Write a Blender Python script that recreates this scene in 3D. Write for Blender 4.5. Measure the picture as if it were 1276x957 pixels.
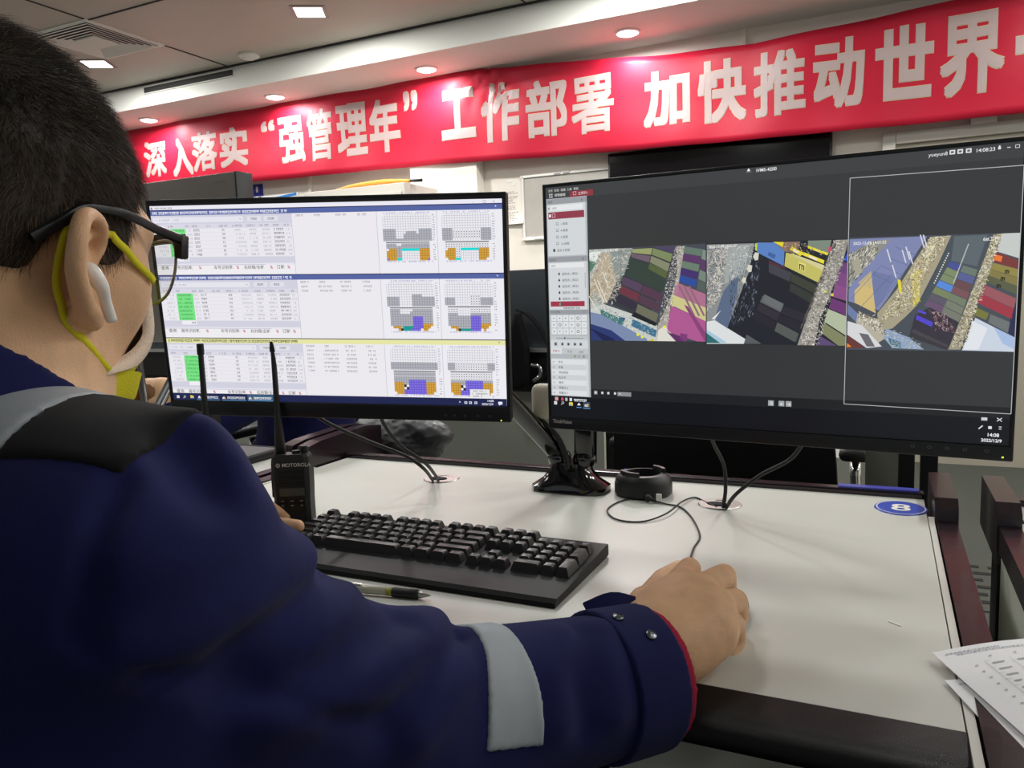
import bpy, bmesh, math, random
import numpy as np
from mathutils import Vector, Matrix
random.seed(7); np.random.seed(7)
SC = bpy.context.scene
COL = SC.collection
for o in list(bpy.data.objects): bpy.data.objects.remove(o, do_unlink=True)

# ------------------------------------------------------------------ camera, light, exposure
CAMZ = 1.095
FPX, PCX, PCY = 970.0, 638.0, 478.5
RW = np.array([[0.90250373, 0.01810234, -0.43030143],
               [0.4293654, -0.11588249, 0.89566545],
               [-0.03365076, -0.99309796, -0.1123569]])      # world axes (x along desk, y to wall, z up) in lens axes
cam_d = bpy.data.cameras.new('camera'); cam = bpy.data.objects.new('camera', cam_d); COL.objects.link(cam)
cam_d.sensor_fit = 'HORIZONTAL'; cam_d.sensor_width = 36.0; cam_d.lens = FPX * 36.0 / 1276.0
cam_d.clip_start = 0.02; cam_d.clip_end = 60
mw = Matrix.Identity(4)
for i in range(3):
    mw[i][0] = RW[i, 0]; mw[i][1] = -RW[i, 1]; mw[i][2] = -RW[i, 2]
mw[2][3] = CAMZ
cam.matrix_world = mw
SC.camera = cam
cam_d.dof.use_dof = False

SC.view_settings.view_transform = 'Standard'; SC.view_settings.look = 'None'
SC.view_settings.gamma = 1.0; SC.view_settings.use_curve_mapping = False
SC.view_settings.exposure = 0.0
WORLD_STRENGTH = 0.34
CEIL_POWER = 15.0
DOWN_POWER = 10.0
world = bpy.data.worlds.new('world'); SC.world = world; world.use_nodes = True
bg = world.node_tree.nodes['Background']; bg.inputs[0].default_value = (0.92, 0.97, 1.0, 1); bg.inputs[1].default_value = WORLD_STRENGTH

# ------------------------------------------------------------------ helpers: colour and materials
def lin(c):
    if isinstance(c, str):
        c = c.lstrip('#'); c = [int(c[i:i+2], 16) / 255 for i in (0, 2, 4)]
    return tuple((x / 12.92 if x <= 0.04045 else ((x + 0.055) / 1.055) ** 2.4) for x in c)
def mat(name, col, rough=0.5, metal=0.0, spec=0.5, noise=0.0, nscale=30.0, bump=0.0, bscale=200.0, coat=0.0, sheen=0.0, emit=None, estr=1.0, sss=0.0):
    m = bpy.data.materials.new(name); m.use_nodes = True
    nt = m.node_tree; b = nt.nodes['Principled BSDF']
    c = lin(col)
    b.inputs['Base Color'].default_value = (*c, 1)
    b.inputs['Roughness'].default_value = rough; b.inputs['Metallic'].default_value = metal
    b.inputs['Specular IOR Level'].default_value = spec
    b.inputs['Coat Weight'].default_value = coat
    b.inputs['Sheen Weight'].default_value = sheen
    if sss:
        b.inputs['Subsurface Weight'].default_value = sss
        b.inputs['Subsurface Radius'].default_value = (0.01, 0.004, 0.002); b.inputs['Subsurface Scale'].default_value = 0.5
    if emit:
        b.inputs['Emission Color'].default_value = (*lin(emit), 1); b.inputs['Emission Strength'].default_value = estr
    tc = nt.nodes.new('ShaderNodeTexCoord')
    if noise:
        n = nt.nodes.new('ShaderNodeTexNoise'); n.inputs['Scale'].default_value = nscale; n.inputs['Detail'].default_value = 5
        nt.links.new(tc.outputs['Object'], n.inputs['Vector'])
        r = nt.nodes.new('ShaderNodeValToRGB')
        r.color_ramp.elements[0].position = 0.25; r.color_ramp.elements[1].position = 0.75
        r.color_ramp.elements[0].color = (*[max(0, x * (1 - noise)) for x in c], 1)
        r.color_ramp.elements[1].color = (*[min(1, x * (1 + noise)) for x in c], 1)
        nt.links.new(n.outputs['Fac'], r.inputs['Fac']); nt.links.new(r.outputs['Color'], b.inputs['Base Color'])
    if bump:
        n2 = nt.nodes.new('ShaderNodeTexNoise'); n2.inputs['Scale'].default_value = bscale; n2.inputs['Detail'].default_value = 3
        nt.links.new(tc.outputs['Object'], n2.inputs['Vector'])
        bp = nt.nodes.new('ShaderNodeBump'); bp.inputs['Strength'].default_value = bump; bp.inputs['Distance'].default_value = 0.002
        nt.links.new(n2.outputs['Fac'], bp.inputs['Height']); nt.links.new(bp.outputs['Normal'], b.inputs['Normal'])
    return m
def mat_attr_emit(name, strength, rough=0.35, spec=0.3, base=0.02):
    m = bpy.data.materials.new(name); m.use_nodes = True; nt = m.node_tree; b = nt.nodes['Principled BSDF']
    a = nt.nodes.new('ShaderNodeAttribute'); a.attribute_name = 'pixel'
    b.inputs['Base Color'].default_value = (base, base, base, 1); b.inputs['Roughness'].default_value = rough; b.inputs['Specular IOR Level'].default_value = spec
    nt.links.new(a.outputs['Color'], b.inputs['Emission Color']); b.inputs['Emission Strength'].default_value = strength
    return m

# ------------------------------------------------------------------ helpers: objects
POS = {}
def tag(o, label=None, cat=None, group=None, kind=None):
    if label: o['label'] = label
    if cat: o['category'] = cat
    if group: o['group'] = group
    if kind: o['kind'] = kind
    return o
def thing(name, label, cat, loc=(0, 0, 0), group=None, rz=0.0):
    o = bpy.data.objects.new(name, None); COL.objects.link(o); o.empty_display_size = 0.05
    o.location = loc; o.rotation_euler = (0, 0, rz)
    POS[o] = Matrix.Translation(loc) @ Matrix.Rotation(rz, 4, 'Z')
    return tag(o, label, cat, group)
def cr(pts, n=6, closed=False):
    """Catmull-Rom through points"""
    P = [np.array(p, float) for p in pts]; out = []
    m = len(P)
    rng = range(m if closed else m - 1)
    for i in rng:
        p0 = P[(i - 1) % m] if (closed or i > 0) else 2 * P[0] - P[1]
        p1 = P[i]; p2 = P[(i + 1) % m]
        p3 = P[(i + 2) % m] if (closed or i + 2 < m) else 2 * P[-1] - P[-2]
        for k in range(n):
            t = k / n
            out.append(0.5 * (2 * p1 + (p2 - p0) * t + (2 * p0 - 5 * p1 + 4 * p2 - p3) * t * t + (3 * p1 - p0 - 3 * p2 + p3) * t ** 3))
    if not closed: out.append(P[-1])
    return out
class MB:
    """collects shapes into one mesh"""
    def __init__(s): s.v = []; s.f = []; s.m = []; s.c = []
    def add(s, vs, fs, mi=0, col=None):
        n = len(s.v); s.v.extend([tuple(map(float, v)) for v in vs])
        for f in fs: s.f.append([n + i for i in f]); s.m.append(mi); s.c.append(col)
        return s
    def bm(s, bmx, mi=0, col=None):
        bmx.verts.index_update()
        s.add([v.co[:] for v in bmx.verts], [[v.index for v in f.verts] for f in bmx.faces], mi, col); bmx.free(); return s
    def box(s, c, d, mi=0, bev=0.0, seg=2, rot=None, col=None):
        b = bmesh.new(); bmesh.ops.create_cube(b, size=1.0)
        for v in b.verts: v.co = Vector((v.co.x * d[0], v.co.y * d[1], v.co.z * d[2]))
        if bev: bmesh.ops.bevel(b, geom=b.edges[:], offset=min(bev, min(d) * .49), segments=seg, affect='EDGES', profile=0.5)
        R = rot if rot is not None else Matrix.Identity(3)
        for v in b.verts: v.co = R @ v.co + Vector(c)
        return s.bm(b, mi, col)
    def tube(s, pts, r, n=8, mi=0, caps=True, closed=False, col=None, sq=None):
        P = [Vector(tuple(p)) for p in pts]; m = len(P)
        rr = r if hasattr(r, '__len__') else [r] * m
        T = []
        for i in range(m):
            a = P[(i - 1) % m] if (closed or i) else P[0]; b = P[(i + 1) % m] if (closed or i < m - 1) else P[-1]
            t = (b - a); T.append(t.normalized() if t.length > 1e-9 else Vector((0, 0, 1)))
        up = Vector((0, 0, 1)) if abs(T[0].z) < .9 else Vector((1, 0, 0))
        N = (up - T[0] * up.dot(T[0])).normalized(); vs = []; fs = []
        for i in range(m):
            N = (N - T[i] * N.dot(T[i])); N = N.normalized() if N.length > 1e-6 else T[i].orthogonal().normalized()
            B = T[i].cross(N)
            for k in range(n):
                a = 2 * math.pi * k / n
                vs.append(P[i] + (N * math.cos(a) * (sq or 1.0) + B * math.sin(a)) * rr[i])
        for i in range(m if closed else m - 1):
            j = (i + 1) % m
            for k in range(n):
                l = (k + 1) % n
                fs.append([i * n + k, i * n + l, j * n + l, j * n + k])
        if caps and not closed:
            fs.append(list(range(n))[::-1]); fs.append([(m - 1) * n + k for k in range(n)])
        return s.add(vs, fs, mi, col)
    def ribbon(s, pts, wdirs, w, t, mi=0):
        """flat strap: pts, width direction per point, width, thickness"""
        P = [Vector(tuple(p)) for p in pts]; m = len(P); vs = []; fs = []
        for i in range(m):
            T = (P[min(i + 1, m - 1)] - P[max(i - 1, 0)]).normalized(); W = Vector(tuple(wdirs[i])); W = (W - T * W.dot(T)).normalized(); N = T.cross(W)
            for a, b in ((-1, -1), (1, -1), (1, 1), (-1, 1)): vs.append(P[i] + W * a * w / 2 + N * b * t / 2)
        for i in range(m - 1):
            for k in range(4):
                l = (k + 1) % 4; fs.append([i * 4 + k, i * 4 + l, i * 4 + 4 + l, i * 4 + 4 + k])
        fs.append([3, 2, 1, 0]); fs.append([(m - 1) * 4 + k for k in range(4)])
        return s.add(vs, fs, mi)
    def lathe(s, prof, c, n=32, mi=0, col=None, sx=1.0, sy=1.0):
        """prof: (r,z) list, axis z through c"""
        vs = []; fs = []
        for r, z in prof:
            for k in range(n):
                a = 2 * math.pi * k / n; vs.append((c[0] + r * math.cos(a) * sx, c[1] + r * math.sin(a) * sy, c[2] + z))
        for i in range(len(prof) - 1):
            for k in range(n):
                l = (k + 1) % n; fs.append([i * n + k, i * n + l, (i + 1) * n + l, (i + 1) * n + k])
        if prof[0][0] > 1e-6: fs.append(list(range(n))[::-1])
        if prof[-1][0] > 1e-6: fs.append([(len(prof) - 1) * n + k for k in range(n)])
        return s.add(vs, fs, mi, col)
    def prism(s, poly, o, ux, uy, ext, mi=0, col=None):
        """poly (2D) in plane o+ux*a+uy*b extruded by vector ext"""
        o = np.array(o, float); ux = np.array(ux, float); uy = np.array(uy, float); e = np.array(ext, float); n = len(poly)
        vs = [o + ux * a + uy * b for a, b in poly] + [o + ux * a + uy * b + e for a, b in poly]
        fs = [list(range(n))[::-1], [n + i for i in range(n)]] + [[i, (i + 1) % n, n + (i + 1) % n, n + i] for i in range(n)]
        return s.add(vs, fs, mi, col)
    def build(s, name, mats, parent=None, smooth=False, local=False, auto=None):
        me = bpy.data.meshes.new(name)
        V = s.v
        if parent is not None and not local:
            M = POS.get(parent, Matrix.Identity(4)).inverted()
            V = [tuple(M @ Vector(v)) for v in V]
        me.from_pydata(V, [], s.f)
        ms = mats if isinstance(mats, (list, tuple)) else [mats]
        for m in ms: me.materials.append(m)
        if len(ms) > 1: me.polygons.foreach_set('material_index', s.m)
        if any(c is not None for c in s.c):
            ca = me.color_attributes.new('pixel', 'FLOAT_COLOR', 'CORNER')
            buf = []
            for f, c in zip(s.f, s.c):
                buf.extend(list((*(c or (0, 0, 0)), 1.0)) * len(f))
            ca.data.foreach_set('color', buf)
        me.update()
        if smooth: me.polygons.foreach_set('use_smooth', [True] * len(me.polygons))
        o = bpy.data.objects.new(name, me); COL.objects.link(o)
        if parent is not None: o.parent = parent; POS[o] = POS.get(parent, Matrix.Identity(4))
        else: POS[o] = Matrix.Identity(4)
        if auto:
            bmx = bmesh.new(); bmx.from_mesh(me)
            bmesh.ops.recalc_face_normals(bmx, faces=bmx.faces[:])
            for f in bmx.faces: f.smooth = True
            for e in bmx.edges:
                if len(e.link_faces) == 2 and e.calc_face_angle(0) > math.radians(auto): e.smooth = False
            bmx.to_mesh(me); bmx.free()
        return o
def copy_tree(o, parent=None):
    c = o.copy(); COL.objects.link(c)
    if parent is not None: c.parent = parent
    for ch in list(o.children): copy_tree(ch, c)
    return c
_font = {}
def text_mesh(s, size=1.0, bold=0.0):
    """flat outline text as (verts2d, faces), built-in font"""
    key = (s, bold)
    if key not in _font:
        cu = bpy.data.curves.new('txt', 'FONT'); cu.body = s; cu.size = 1.0; cu.offset = bold; cu.fill_mode = 'FRONT' if False else 'BOTH'
        cu.resolution_u = 3
        ob = bpy.data.objects.new('txt', cu); COL.objects.link(ob)
        dg = bpy.context.evaluated_depsgraph_get(); me = bpy.data.meshes.new_from_object(ob.evaluated_get(dg))
        v = [(p.co.x, p.co.y) for p in me.vertices]; f = [list(p.vertices) for p in me.polygons]
        bpy.data.objects.remove(ob, do_unlink=True); bpy.data.curves.remove(cu); bpy.data.meshes.remove(me)
        _font[key] = (v, f)
    v, f = _font[key]
    return [(a * size, b * size) for a, b in v], f
def ray(px):
    return RW @ np.array([px[0] - PCX, px[1] - PCY, FPX])
C0 = np.array([0, 0, CAMZ])
def at_z(px, z):
    d = ray(px); return C0 + d * ((z - CAMZ) / d[2])
def at_y(px, y):
    d = ray(px); return C0 + d * (y / d[1])
def at_x(px, x):
    d = ray(px); return C0 + d * (x / d[0])
def at_d(px, depth):
    return C0 + ray(px) * depth / FPX

# ------------------------------------------------------------------ signed distance modelling (bodies and cloth)
def d_ell(P, c, r, A=None):
    q = P - np.array(c)
    if A is not None: q = q @ A.T
    r = np.array(r, float)
    k0 = np.linalg.norm(q / r, axis=1); k1 = np.linalg.norm(q / (r * r), axis=1)
    return k0 * (k0 - 1.0) / np.maximum(k1, 1e-9)
def d_cap(P, a, b, ra, rb=None):
    rb = ra if rb is None else rb
    a = np.array(a, float); b = np.array(b, float); ab = b - a
    t = np.clip(((P - a) @ ab) / max(ab @ ab, 1e-12), 0, 1)
    return np.linalg.norm(P - a - t[:, None] * ab, axis=1) - (ra + (rb - ra) * t)
def d_line(P, pts):
    d = np.full(len(P), 1e9)
    for a, b in zip(pts[:-1], pts[1:]): d = np.minimum(d, d_cap(P, a, b, 0.0))
    return d
def d_chain(P, pts, rs):
    d = None
    for i in range(len(pts) - 1):
        x = d_cap(P, pts[i], pts[i + 1], rs[i], rs[i + 1]); d = x if d is None else np.minimum(d, x)
    return d
def smin(a, b, k):
    h = np.maximum(k - np.abs(a - b), 0) / k
    return np.minimum(a, b) - h * h * k * 0.25
def smax(a, b, k): return -smin(-a, -b, k)
def sdf_mesh(fn, lo, hi, h, B=8, margin=0.0):
    lo = np.array(lo, float); hi = np.array(hi, float)
    nb = np.maximum(1, np.ceil((hi - lo) / (h * B)).astype(int))
    g = np.stack(np.meshgrid(*[np.arange(n) for n in nb], indexing='ij'), -1).reshape(-1, 3)
    ce = lo + (g + 0.5) * h * B
    dd = np.concatenate([fn(ce[i:i + 200000]) for i in range(0, len(ce), 200000)])
    g = g[np.abs(dd) < h * B * 0.88 * 1.35 + margin]
    loc = np.stack(np.meshgrid(*[np.arange(B + 1)] * 3, indexing='ij'), -1).reshape(-1, 3)
    N = len(g); vals = np.empty((N, (B + 1) ** 3))
    st = 400
    for i in range(0, N, st):
        gi = g[i:i + st]; P = lo + (gi[:, None, :] * B + loc[None]) * h
        vals[i:i + st] = fn(P.reshape(-1, 3)).reshape(len(gi), -1)
    V = vals.reshape(N, B + 1, B + 1, B + 1)
    dims = nb * B + 2
    def gid(ijk): return (ijk[:, 0] * dims[1] + ijk[:, 1]) * dims[2] + ijk[:, 2]
    S = V < 0
    cnt = np.zeros((N, B, B, B), int)
    for a in (0, 1):
        for b in (0, 1):
            for c in (0, 1): cnt += S[:, a:a + B, b:b + B, c:c + B]
    act = np.argwhere((cnt > 0) & (cnt < 8))
    n_, i_, j_, k_ = act.T
    cell = g[n_] * B + act[:, 1:]
    acc = np.zeros((len(act), 3)); num = np.zeros(len(act))
    corners = [(a, b, c) for a in (0, 1) for b in (0, 1) for c in (0, 1)]
    cv = {c: V[n_, i_ + c[0], j_ + c[1], k_ + c[2]] for c in corners}
    for c in corners:
        for ax in range(3):
            if c[ax] == 0:
                e = list(c); e[ax] = 1; e = tuple(e)
                v0 = cv[c]; v1 = cv[e]; x = (v0 < 0) != (v1 < 0)
                t = np.where(x, v0 / np.where(np.abs(v0 - v1) < 1e-12, 1e-12, v0 - v1), 0)
                p = np.array(c, float)[None].repeat(len(act), 0); p[:, ax] += t
                acc[x] += p[x]; num[x] += 1
    verts = lo + (cell + acc / np.maximum(num, 1)[:, None]) * h
    ids = gid(cell); order = np.argsort(ids); sid = ids[order]
    def look(c):
        q = gid(c); p = np.searchsorted(sid, q); p = np.clip(p, 0, len(sid) - 1); ok = sid[p] == q
        return order[p], ok
    faces = []
    for ax in range(3):
        a0 = S[:, :B, :B, :B]
        sl = [slice(0, B)] * 3; sl[ax] = slice(1, B + 1); a1 = S[:, sl[0], sl[1], sl[2]]
        ed = np.argwhere(a0 != a1)
        if len(ed) == 0: continue
        base = g[ed[:, 0]] * B + ed[:, 1:]
        ins = a0[ed[:, 0], ed[:, 1], ed[:, 2], ed[:, 3]]
        u = (ax + 1) % 3; w = (ax + 2) % 3
        du = np.zeros(3, int); du[u] = 1; dw = np.zeros(3, int); dw[w] = 1
        q = [look(base - du - dw), look(base - dw), look(base), look(base - du)]
        ok = q[0][1] & q[1][1] & q[2][1] & q[3][1]
        quad = np.stack([x[0] for x in q], 1)[ok]; ins = ins[ok]
        quad[~ins] = quad[~ins][:, ::-1]
        faces.append(quad)
    F = np.concatenate(faces)
    return verts, F
def sdf_obj(name, fn, lo, hi, h, mats, parent=None, mi=None, margin=0.0, relax=0):
    V, F = sdf_mesh(fn, lo, hi, h, margin=margin)
    if relax:
        e = np.concatenate([F[:, [0, 1]], F[:, [1, 2]], F[:, [2, 3]], F[:, [3, 0]]]); e = np.concatenate([e, e[:, ::-1]])
        for _ in range(relax):
            s = np.zeros_like(V); n = np.zeros(len(V))
            np.add.at(s, e[:, 0], V[e[:, 1]]); np.add.at(n, e[:, 0], 1)
            V = 0.5 * V + 0.5 * s / np.maximum(n, 1)[:, None]
    if parent is not None:
        M = np.array(POS.get(parent, Matrix.Identity(4)).inverted()); Vl = V @ M[:3, :3].T + M[:3, 3]
    else: Vl = V
    me = bpy.data.meshes.new(name)
    me.vertices.add(len(V)); me.vertices.foreach_set('co', Vl.ravel())
    me.loops.add(F.size); me.polygons.add(len(F))
    me.loops.foreach_set('vertex_index', F.ravel().astype(np.int32))
    me.polygons.foreach_set('loop_start', (np.arange(len(F)) * 4).astype(np.int32))
    for m in (mats if isinstance(mats, (list, tuple)) else [mats]): me.materials.append(m)
    if mi is not None:
        me.polygons.foreach_set('material_index', mi(V[F].mean(1)).astype(np.int32))
    me.polygons.foreach_set('use_smooth', np.ones(len(F), bool))
    me.update(calc_edges=True); me.validate()
    o = bpy.data.objects.new(name, me); COL.objects.link(o)
    if parent is not None: o.parent = parent
    POS[o] = POS.get(parent, Matrix.Identity(4)) if parent is not None else Matrix.Identity(4)
    return o, V, F
def march(fn, px, t0=0.15, t1=2.0):
    d = ray(px); d = d / np.linalg.norm(d); t = t0; best = (1e9, t0)
    for _ in range(160):
        v = float(fn((C0 + d * t)[None])[0])
        if v < best[0]: best = (v, t)
        if v < 2e-4: break
        t += max(v * 0.8, 5e-4)
        if t > t1: t = best[1]; break
    return C0 + d * t
# ------------------------------------------------------------------ the room
WY = 5.30            # back wall
CZ = 2.895           # ceiling
SY, SZ = 4.645, 2.72 # bulkhead face and underside
M_wall = mat('wall_paint', '#efe8dc', rough=0.85, spec=0.2, noise=0.03, nscale=2)
M_ceil = mat('ceiling_panel_grey', '#c3bcb2', rough=0.55, spec=0.35, noise=0.03, nscale=1.5)
M_fascia = mat('bulkhead_white', '#e9e9e2', rough=0.8, spec=0.2)
M_seam = mat('seam_dark', '#3a3836', rough=0.8)
M_floor = mat('floor_tile', '#3e413b', rough=0.6, spec=0.35, noise=0.10, nscale=3)
M_frame = mat('white_trim', '#eeece6', rough=0.5)
M_metal_lt = mat('metal_light', '#c9c9c6', rough=0.4, metal=0.6)
M_black_plastic = mat('black_plastic', '#1b1b1c', rough=0.45, spec=0.45, bump=0.15, bscale=900)
M_black_gloss = mat('black_gloss', '#0c0c0e', rough=0.12, spec=0.6, coat=0.5)
M_black_rail = mat('black_rail_lacquer', '#20121a', rough=0.25, spec=0.5, coat=0.15, bump=0.03, bscale=900)
M_dgrey = mat('dark_grey_panel', '#4a4e52', rough=0.6)
M_rubber = mat('rubber', '#121213', rough=0.6)

def slab(name, c, d, m, kind='structure', bev=0.0):
    b = MB(); b.box(c, d, bev=bev); o = b.build(name, m); o['kind'] = kind; return o
slab('floor', (-2.0, 2.2, -.03), (13, 10.0, .06), M_floor)
slab('ceiling', (-2.0, 1.2, CZ + .05), (13, 8.0, .10), M_ceil)
slab('wall_back', (-2.0, WY + .05, 1.45), (13, .10, 3.0), M_wall)
slab('wall_left', (-8.55, 2.2, 1.45), (.10, 10, 3.0), M_wall)
slab('wall_right', (4.55, 2.2, 1.45), (.10, 10, 3.0), M_wall)
b = MB(); b.box((-2.0, (SY + WY) / 2, (SZ + CZ) / 2 + .02), (13, WY - SY, CZ - SZ + .04)); o = b.build('trim_1', M_fascia); o['kind'] = 'structure'
slab('trim_2', (-3.006, WY - .06, 1.36), (.575, .12, 2.72), mat('pillar_paint', '#efebe2', rough=0.8), bev=.004)
slab('baseboard_back', (-4.27, WY - .006, .05), (8.46, .012, .10), M_frame)
# open joints between the ceiling panels
b = MB()
for y in (1.12, 2.30, 3.476): b.box((-2, y, CZ - .002), (13, .010, .006))
b.box((-2, SY - .012, CZ - .004), (13, .016, .012))
for x in (-7.0, -4.52, -2.04, .44): b.box((x, 1.2, CZ - .002), (.010, 7, .006))
o = b.build('trim_3', M_seam); o['kind'] = 'structure'
# surface trunking on the wall
for i, x in enumerate((-.835, -4.35)):
    b = MB(); b.box((x, WY - .010, 1.36), (.035, .020, 2.72), bev=.003); o = b.build('trim_%d' % (4 + i), M_wall); o['kind'] = 'structure'
# ventilation slot in the bulkhead face
pL, pR = at_y((180, 112), SY), at_y((290, 92), SY)
r = thing('slot_diffuser', 'long narrow black air slot in the white bulkhead face', 'air vent', ((pL[0] + pR[0]) / 2, SY, (pL[2] + pR[2]) / 2))
zc = (pL[2] + pR[2]) / 2
b = MB(); b.box(((pL[0] + pR[0]) / 2, SY - .003, zc), (pR[0] - pL[0], .006, .045)); b.build('slot', M_seam, r)
b = MB()
for dz in (.026, -.026): b.box(((pL[0] + pR[0]) / 2, SY - .006, zc + dz), (pR[0] - pL[0] + .02, .012, .008), bev=.002)
b.build('frame', M_fascia, r)
# square ceiling diffuser
vc = (-4.81, 3.75, CZ)
r = thing('ceiling_vent', 'square white ceiling air vent with nested angled slats', 'air vent', vc)
b = MB(); b.box((vc[0], vc[1], CZ - .001), (.56, .56, .004)); b.build('backing', mat('vent_dark', '#4e4b48', rough=.8), r)
def sq_ring(b, c, s, w, z0, z1, drop):
    o_, i_ = s / 2, s / 2 - w
    vs = [(c[0] + sx * o_, c[1] + sy * o_, z0) for sx, sy in ((-1, -1), (1, -1), (1, 1), (-1, 1))] + [(c[0] + sx * i_, c[1] + sy * i_, z1) for sx, sy in ((-1, -1), (1, -1), (1, 1), (-1, 1))]
    vs += [(v[0], v[1], v[2] + drop) for v in vs]
    fs = []
    for k in range(4):
        l = (k + 1) % 4; fs += [[k, l, 4 + l, 4 + k], [8 + l, 8 + k, 12 + k, 12 + l], [k, 8 + k, 8 + l, l], [4 + l, 12 + l, 12 + k, 4 + k]]
    b.add(vs, fs)
b = MB(); sq_ring(b, vc, .60, .03, CZ - .006, CZ - .010, .006); b.build('frame', M_fascia, r)
for k in range(5):
    b = MB(); sq_ring(b, vc, .53 - k * .068, .021, CZ - .016, CZ - .010, .003); b.build('slat', M_fascia, r)
b = MB(); b.box((vc[0], vc[1], CZ - .014), (.19, .19, .012), bev=.003); b.build('centre_plate', M_fascia, r)
# smoke detector
sp = at_z((310, 68), CZ)
r = thing('smoke_detector', 'small round white smoke detector on the grey ceiling', 'smoke detector', tuple(sp))
b = MB(); b.lathe([(.075, 0), (.075, -.012), (.068, -.02), (.05, -.026)], sp, 28); b.build('base', M_frame, r, auto=40)
b = MB(); b.lathe([(.045, -.024), (.040, -.033), (.02, -.037), (0, -.038)], sp, 24); b.build('sensor_dome', M_frame, r, auto=40)
# square recessed lamps
M_lamp = mat('lamp_glow', '#ffffff', emit='#fffdf5', estr=6.0)
M_lampframe = mat('lamp_frame_grey', '#8d8a86', rough=.4, metal=.5)
def area(loc, size, power, col=(.985, .99, .96), sy=None, rot=(0, 0, 0), spread=None):
    l = bpy.data.lights.new('lamp_light', 'AREA'); l.energy = power; l.color = col; l.shape = 'RECTANGLE'; l.size = size; l.size_y = sy or size
    if spread: l.spread = spread
    o = bpy.data.objects.new('lamp_light', l); COL.objects.link(o); o.location = loc; o.rotation_euler = rot; return o
lamps = [((-3.264, 4.066), 'square recessed ceiling lamp above the middle of the banner, lit'), ((-5.262, 4.090), 'square recessed ceiling lamp beside the air vent, lit')]
for (x, y), lab in lamps:
    r = thing('ceiling_lamp', lab, 'ceiling lamp', (x, y, CZ), rz=math.radians(31))
    b = MB(); sq_ring(b, (0, 0), .215, .022, -.004, -.007, .006); b.v = [(a, c, d) for a, c, d in b.v]; b.build('frame', M_lampframe, r, local=True)
    b = MB(); b.box((0, 0, -.002), (.172, .172, .004)); b.build('diffuser', M_lamp, r, local=True)
    r['group'] = 'square ceiling lamps'
    lo = area((0, 0, -.012), .16, CEIL_POWER * 2); lo.parent = r
# ceiling lamps over the rest of the room (beyond the picture's edge)
for x in (-5.2, -3.26, -1.3, 1.35, 3.2):
    for y in (1.2, 2.6, 4.07):
        if y > 4 and x < -3: continue
        area((x, y, CZ - .012), .35, CEIL_POWER * (.65 if y < 2 else 1.05 if y < 4 else 2.6))
# round downlights under the bulkhead
M_down = mat('downlight_glow', '#ffffff', emit='#fbf6ff', estr=9.0)
dl = [((783, 41), 'round downlight under the bulkhead, rightmost of four'), ((532, 86), 'round downlight above the closing quotation mark on the banner'),
      ((342, 120), 'round downlight above the opening quotation mark on the banner'), ((181, 148), 'round downlight nearest the hair of the seated man')]
for px, lab in dl:
    p = at_z(px, SZ); p[1] = 4.96
    r = thing('downlight', lab, 'downlight', tuple(p), group='downlights under the bulkhead')
    b = MB(); b.lathe([(.085, 0), (.085, -.006), (.068, -.010), (.066, -.004)], p, 32); b.build('trim_ring', M_frame, r, auto=40)
    b = MB(); b.lathe([(.066, -.004), (.05, -.016), (.02, -.021), (0, -.022)], p, 32); b.build('lens', M_down, r, smooth=True)
    lo = area((0, 0, -.03), .11, DOWN_POWER, (1, .96, 1)); lo.parent = r

# door, board and screens on the back wall
o_ = MB(); xl, xr = -.03, 1.30
for c, d in (((xl + .035, WY - .02, .99), (.07, .04, 1.98)), ((xr - .035, WY - .02, .99), (.07, .04, 1.98)), (((xl + xr) / 2, WY - .02, 1.945), (xr - xl - .142, .038, .07))): o_.box(c, d, bev=.004)
fr = o_.build('door_1', mat('door_frame', '#c9c5ba', rough=.5)); fr['kind'] = 'structure'
b = MB(); b.box(((xl + xr) / 2, WY - .008, .955), (xr - xl - .14, .016, 1.91)); b.build('leaf', mat('door_leaf', '#a49d8e', rough=.5), fr)
pl = at_y((1226, 158), WY - .05); b = MB(); b.box((pl[0], WY - .035, 1.995), (.13, .010, .040), bev=.002); s_ = b.build('door_plate', M_frame); tag(s_, 'small white plate above the door frame', 'sign')
b = MB()
r = thing('wall_board', 'grey board in a thin white frame on the wall beside the notice sheet', 'notice board', (-1.95, WY, 1.51))
b.box((-1.86, WY - .008, 1.73), (1.06, .016, .43)); b.build('panel', mat('board_grey', '#b7b2aa', rough=.7, noise=.04, nscale=12), r)
b = MB()
for c, d in (((-1.86, WY - .014, 1.95), (1.10, .028, .018)), ((-1.86, WY - .014, 1.505), (1.10, .028, .022)), ((-2.395, WY - .014, 1.73), (.012, .028, .45)), ((-1.325, WY - .014, 1.73), (.012, .028, .45))): b.box(c, d, bev=.003)
b.build('frame', M_frame, r)
b = MB()
for x in (-2.12, -2.05, -2.28): b.box((x, WY - .024, 1.953 if x > -2.2 else 1.50), (.05, .02, .016), bev=.004)
b.build('clip', M_metal_lt, r)
# television
tl = at_y((757, 194), WY - .06); tr = at_y((1037, 173), WY - .06)
r = thing('television', 'large black television mounted on the back wall under the banner', 'television', ((tl[0] + tr[0]) / 2, WY - .05, 1.2))
b = MB(); b.box(((tl[0] + tr[0]) / 2, WY - .036, 1.62), (tr[0] - tl[0], .040, .84), bev=.006); b.build('casing', M_black_plastic, r, auto=40)
b = MB(); b.box(((tl[0] + tr[0]) / 2, WY - .0575, 1.63), (tr[0] - tl[0] - .03, .004, .80)); b.build('screen', mat('tv_glass', '#0d0a0c', rough=.12, spec=.5), r)
b = MB(); b.box(((tl[0] + tr[0]) / 2, WY - .009, 1.62), (.5, .012, .4)); b.build('wall_bracket', M_black_plastic, r)
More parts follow.
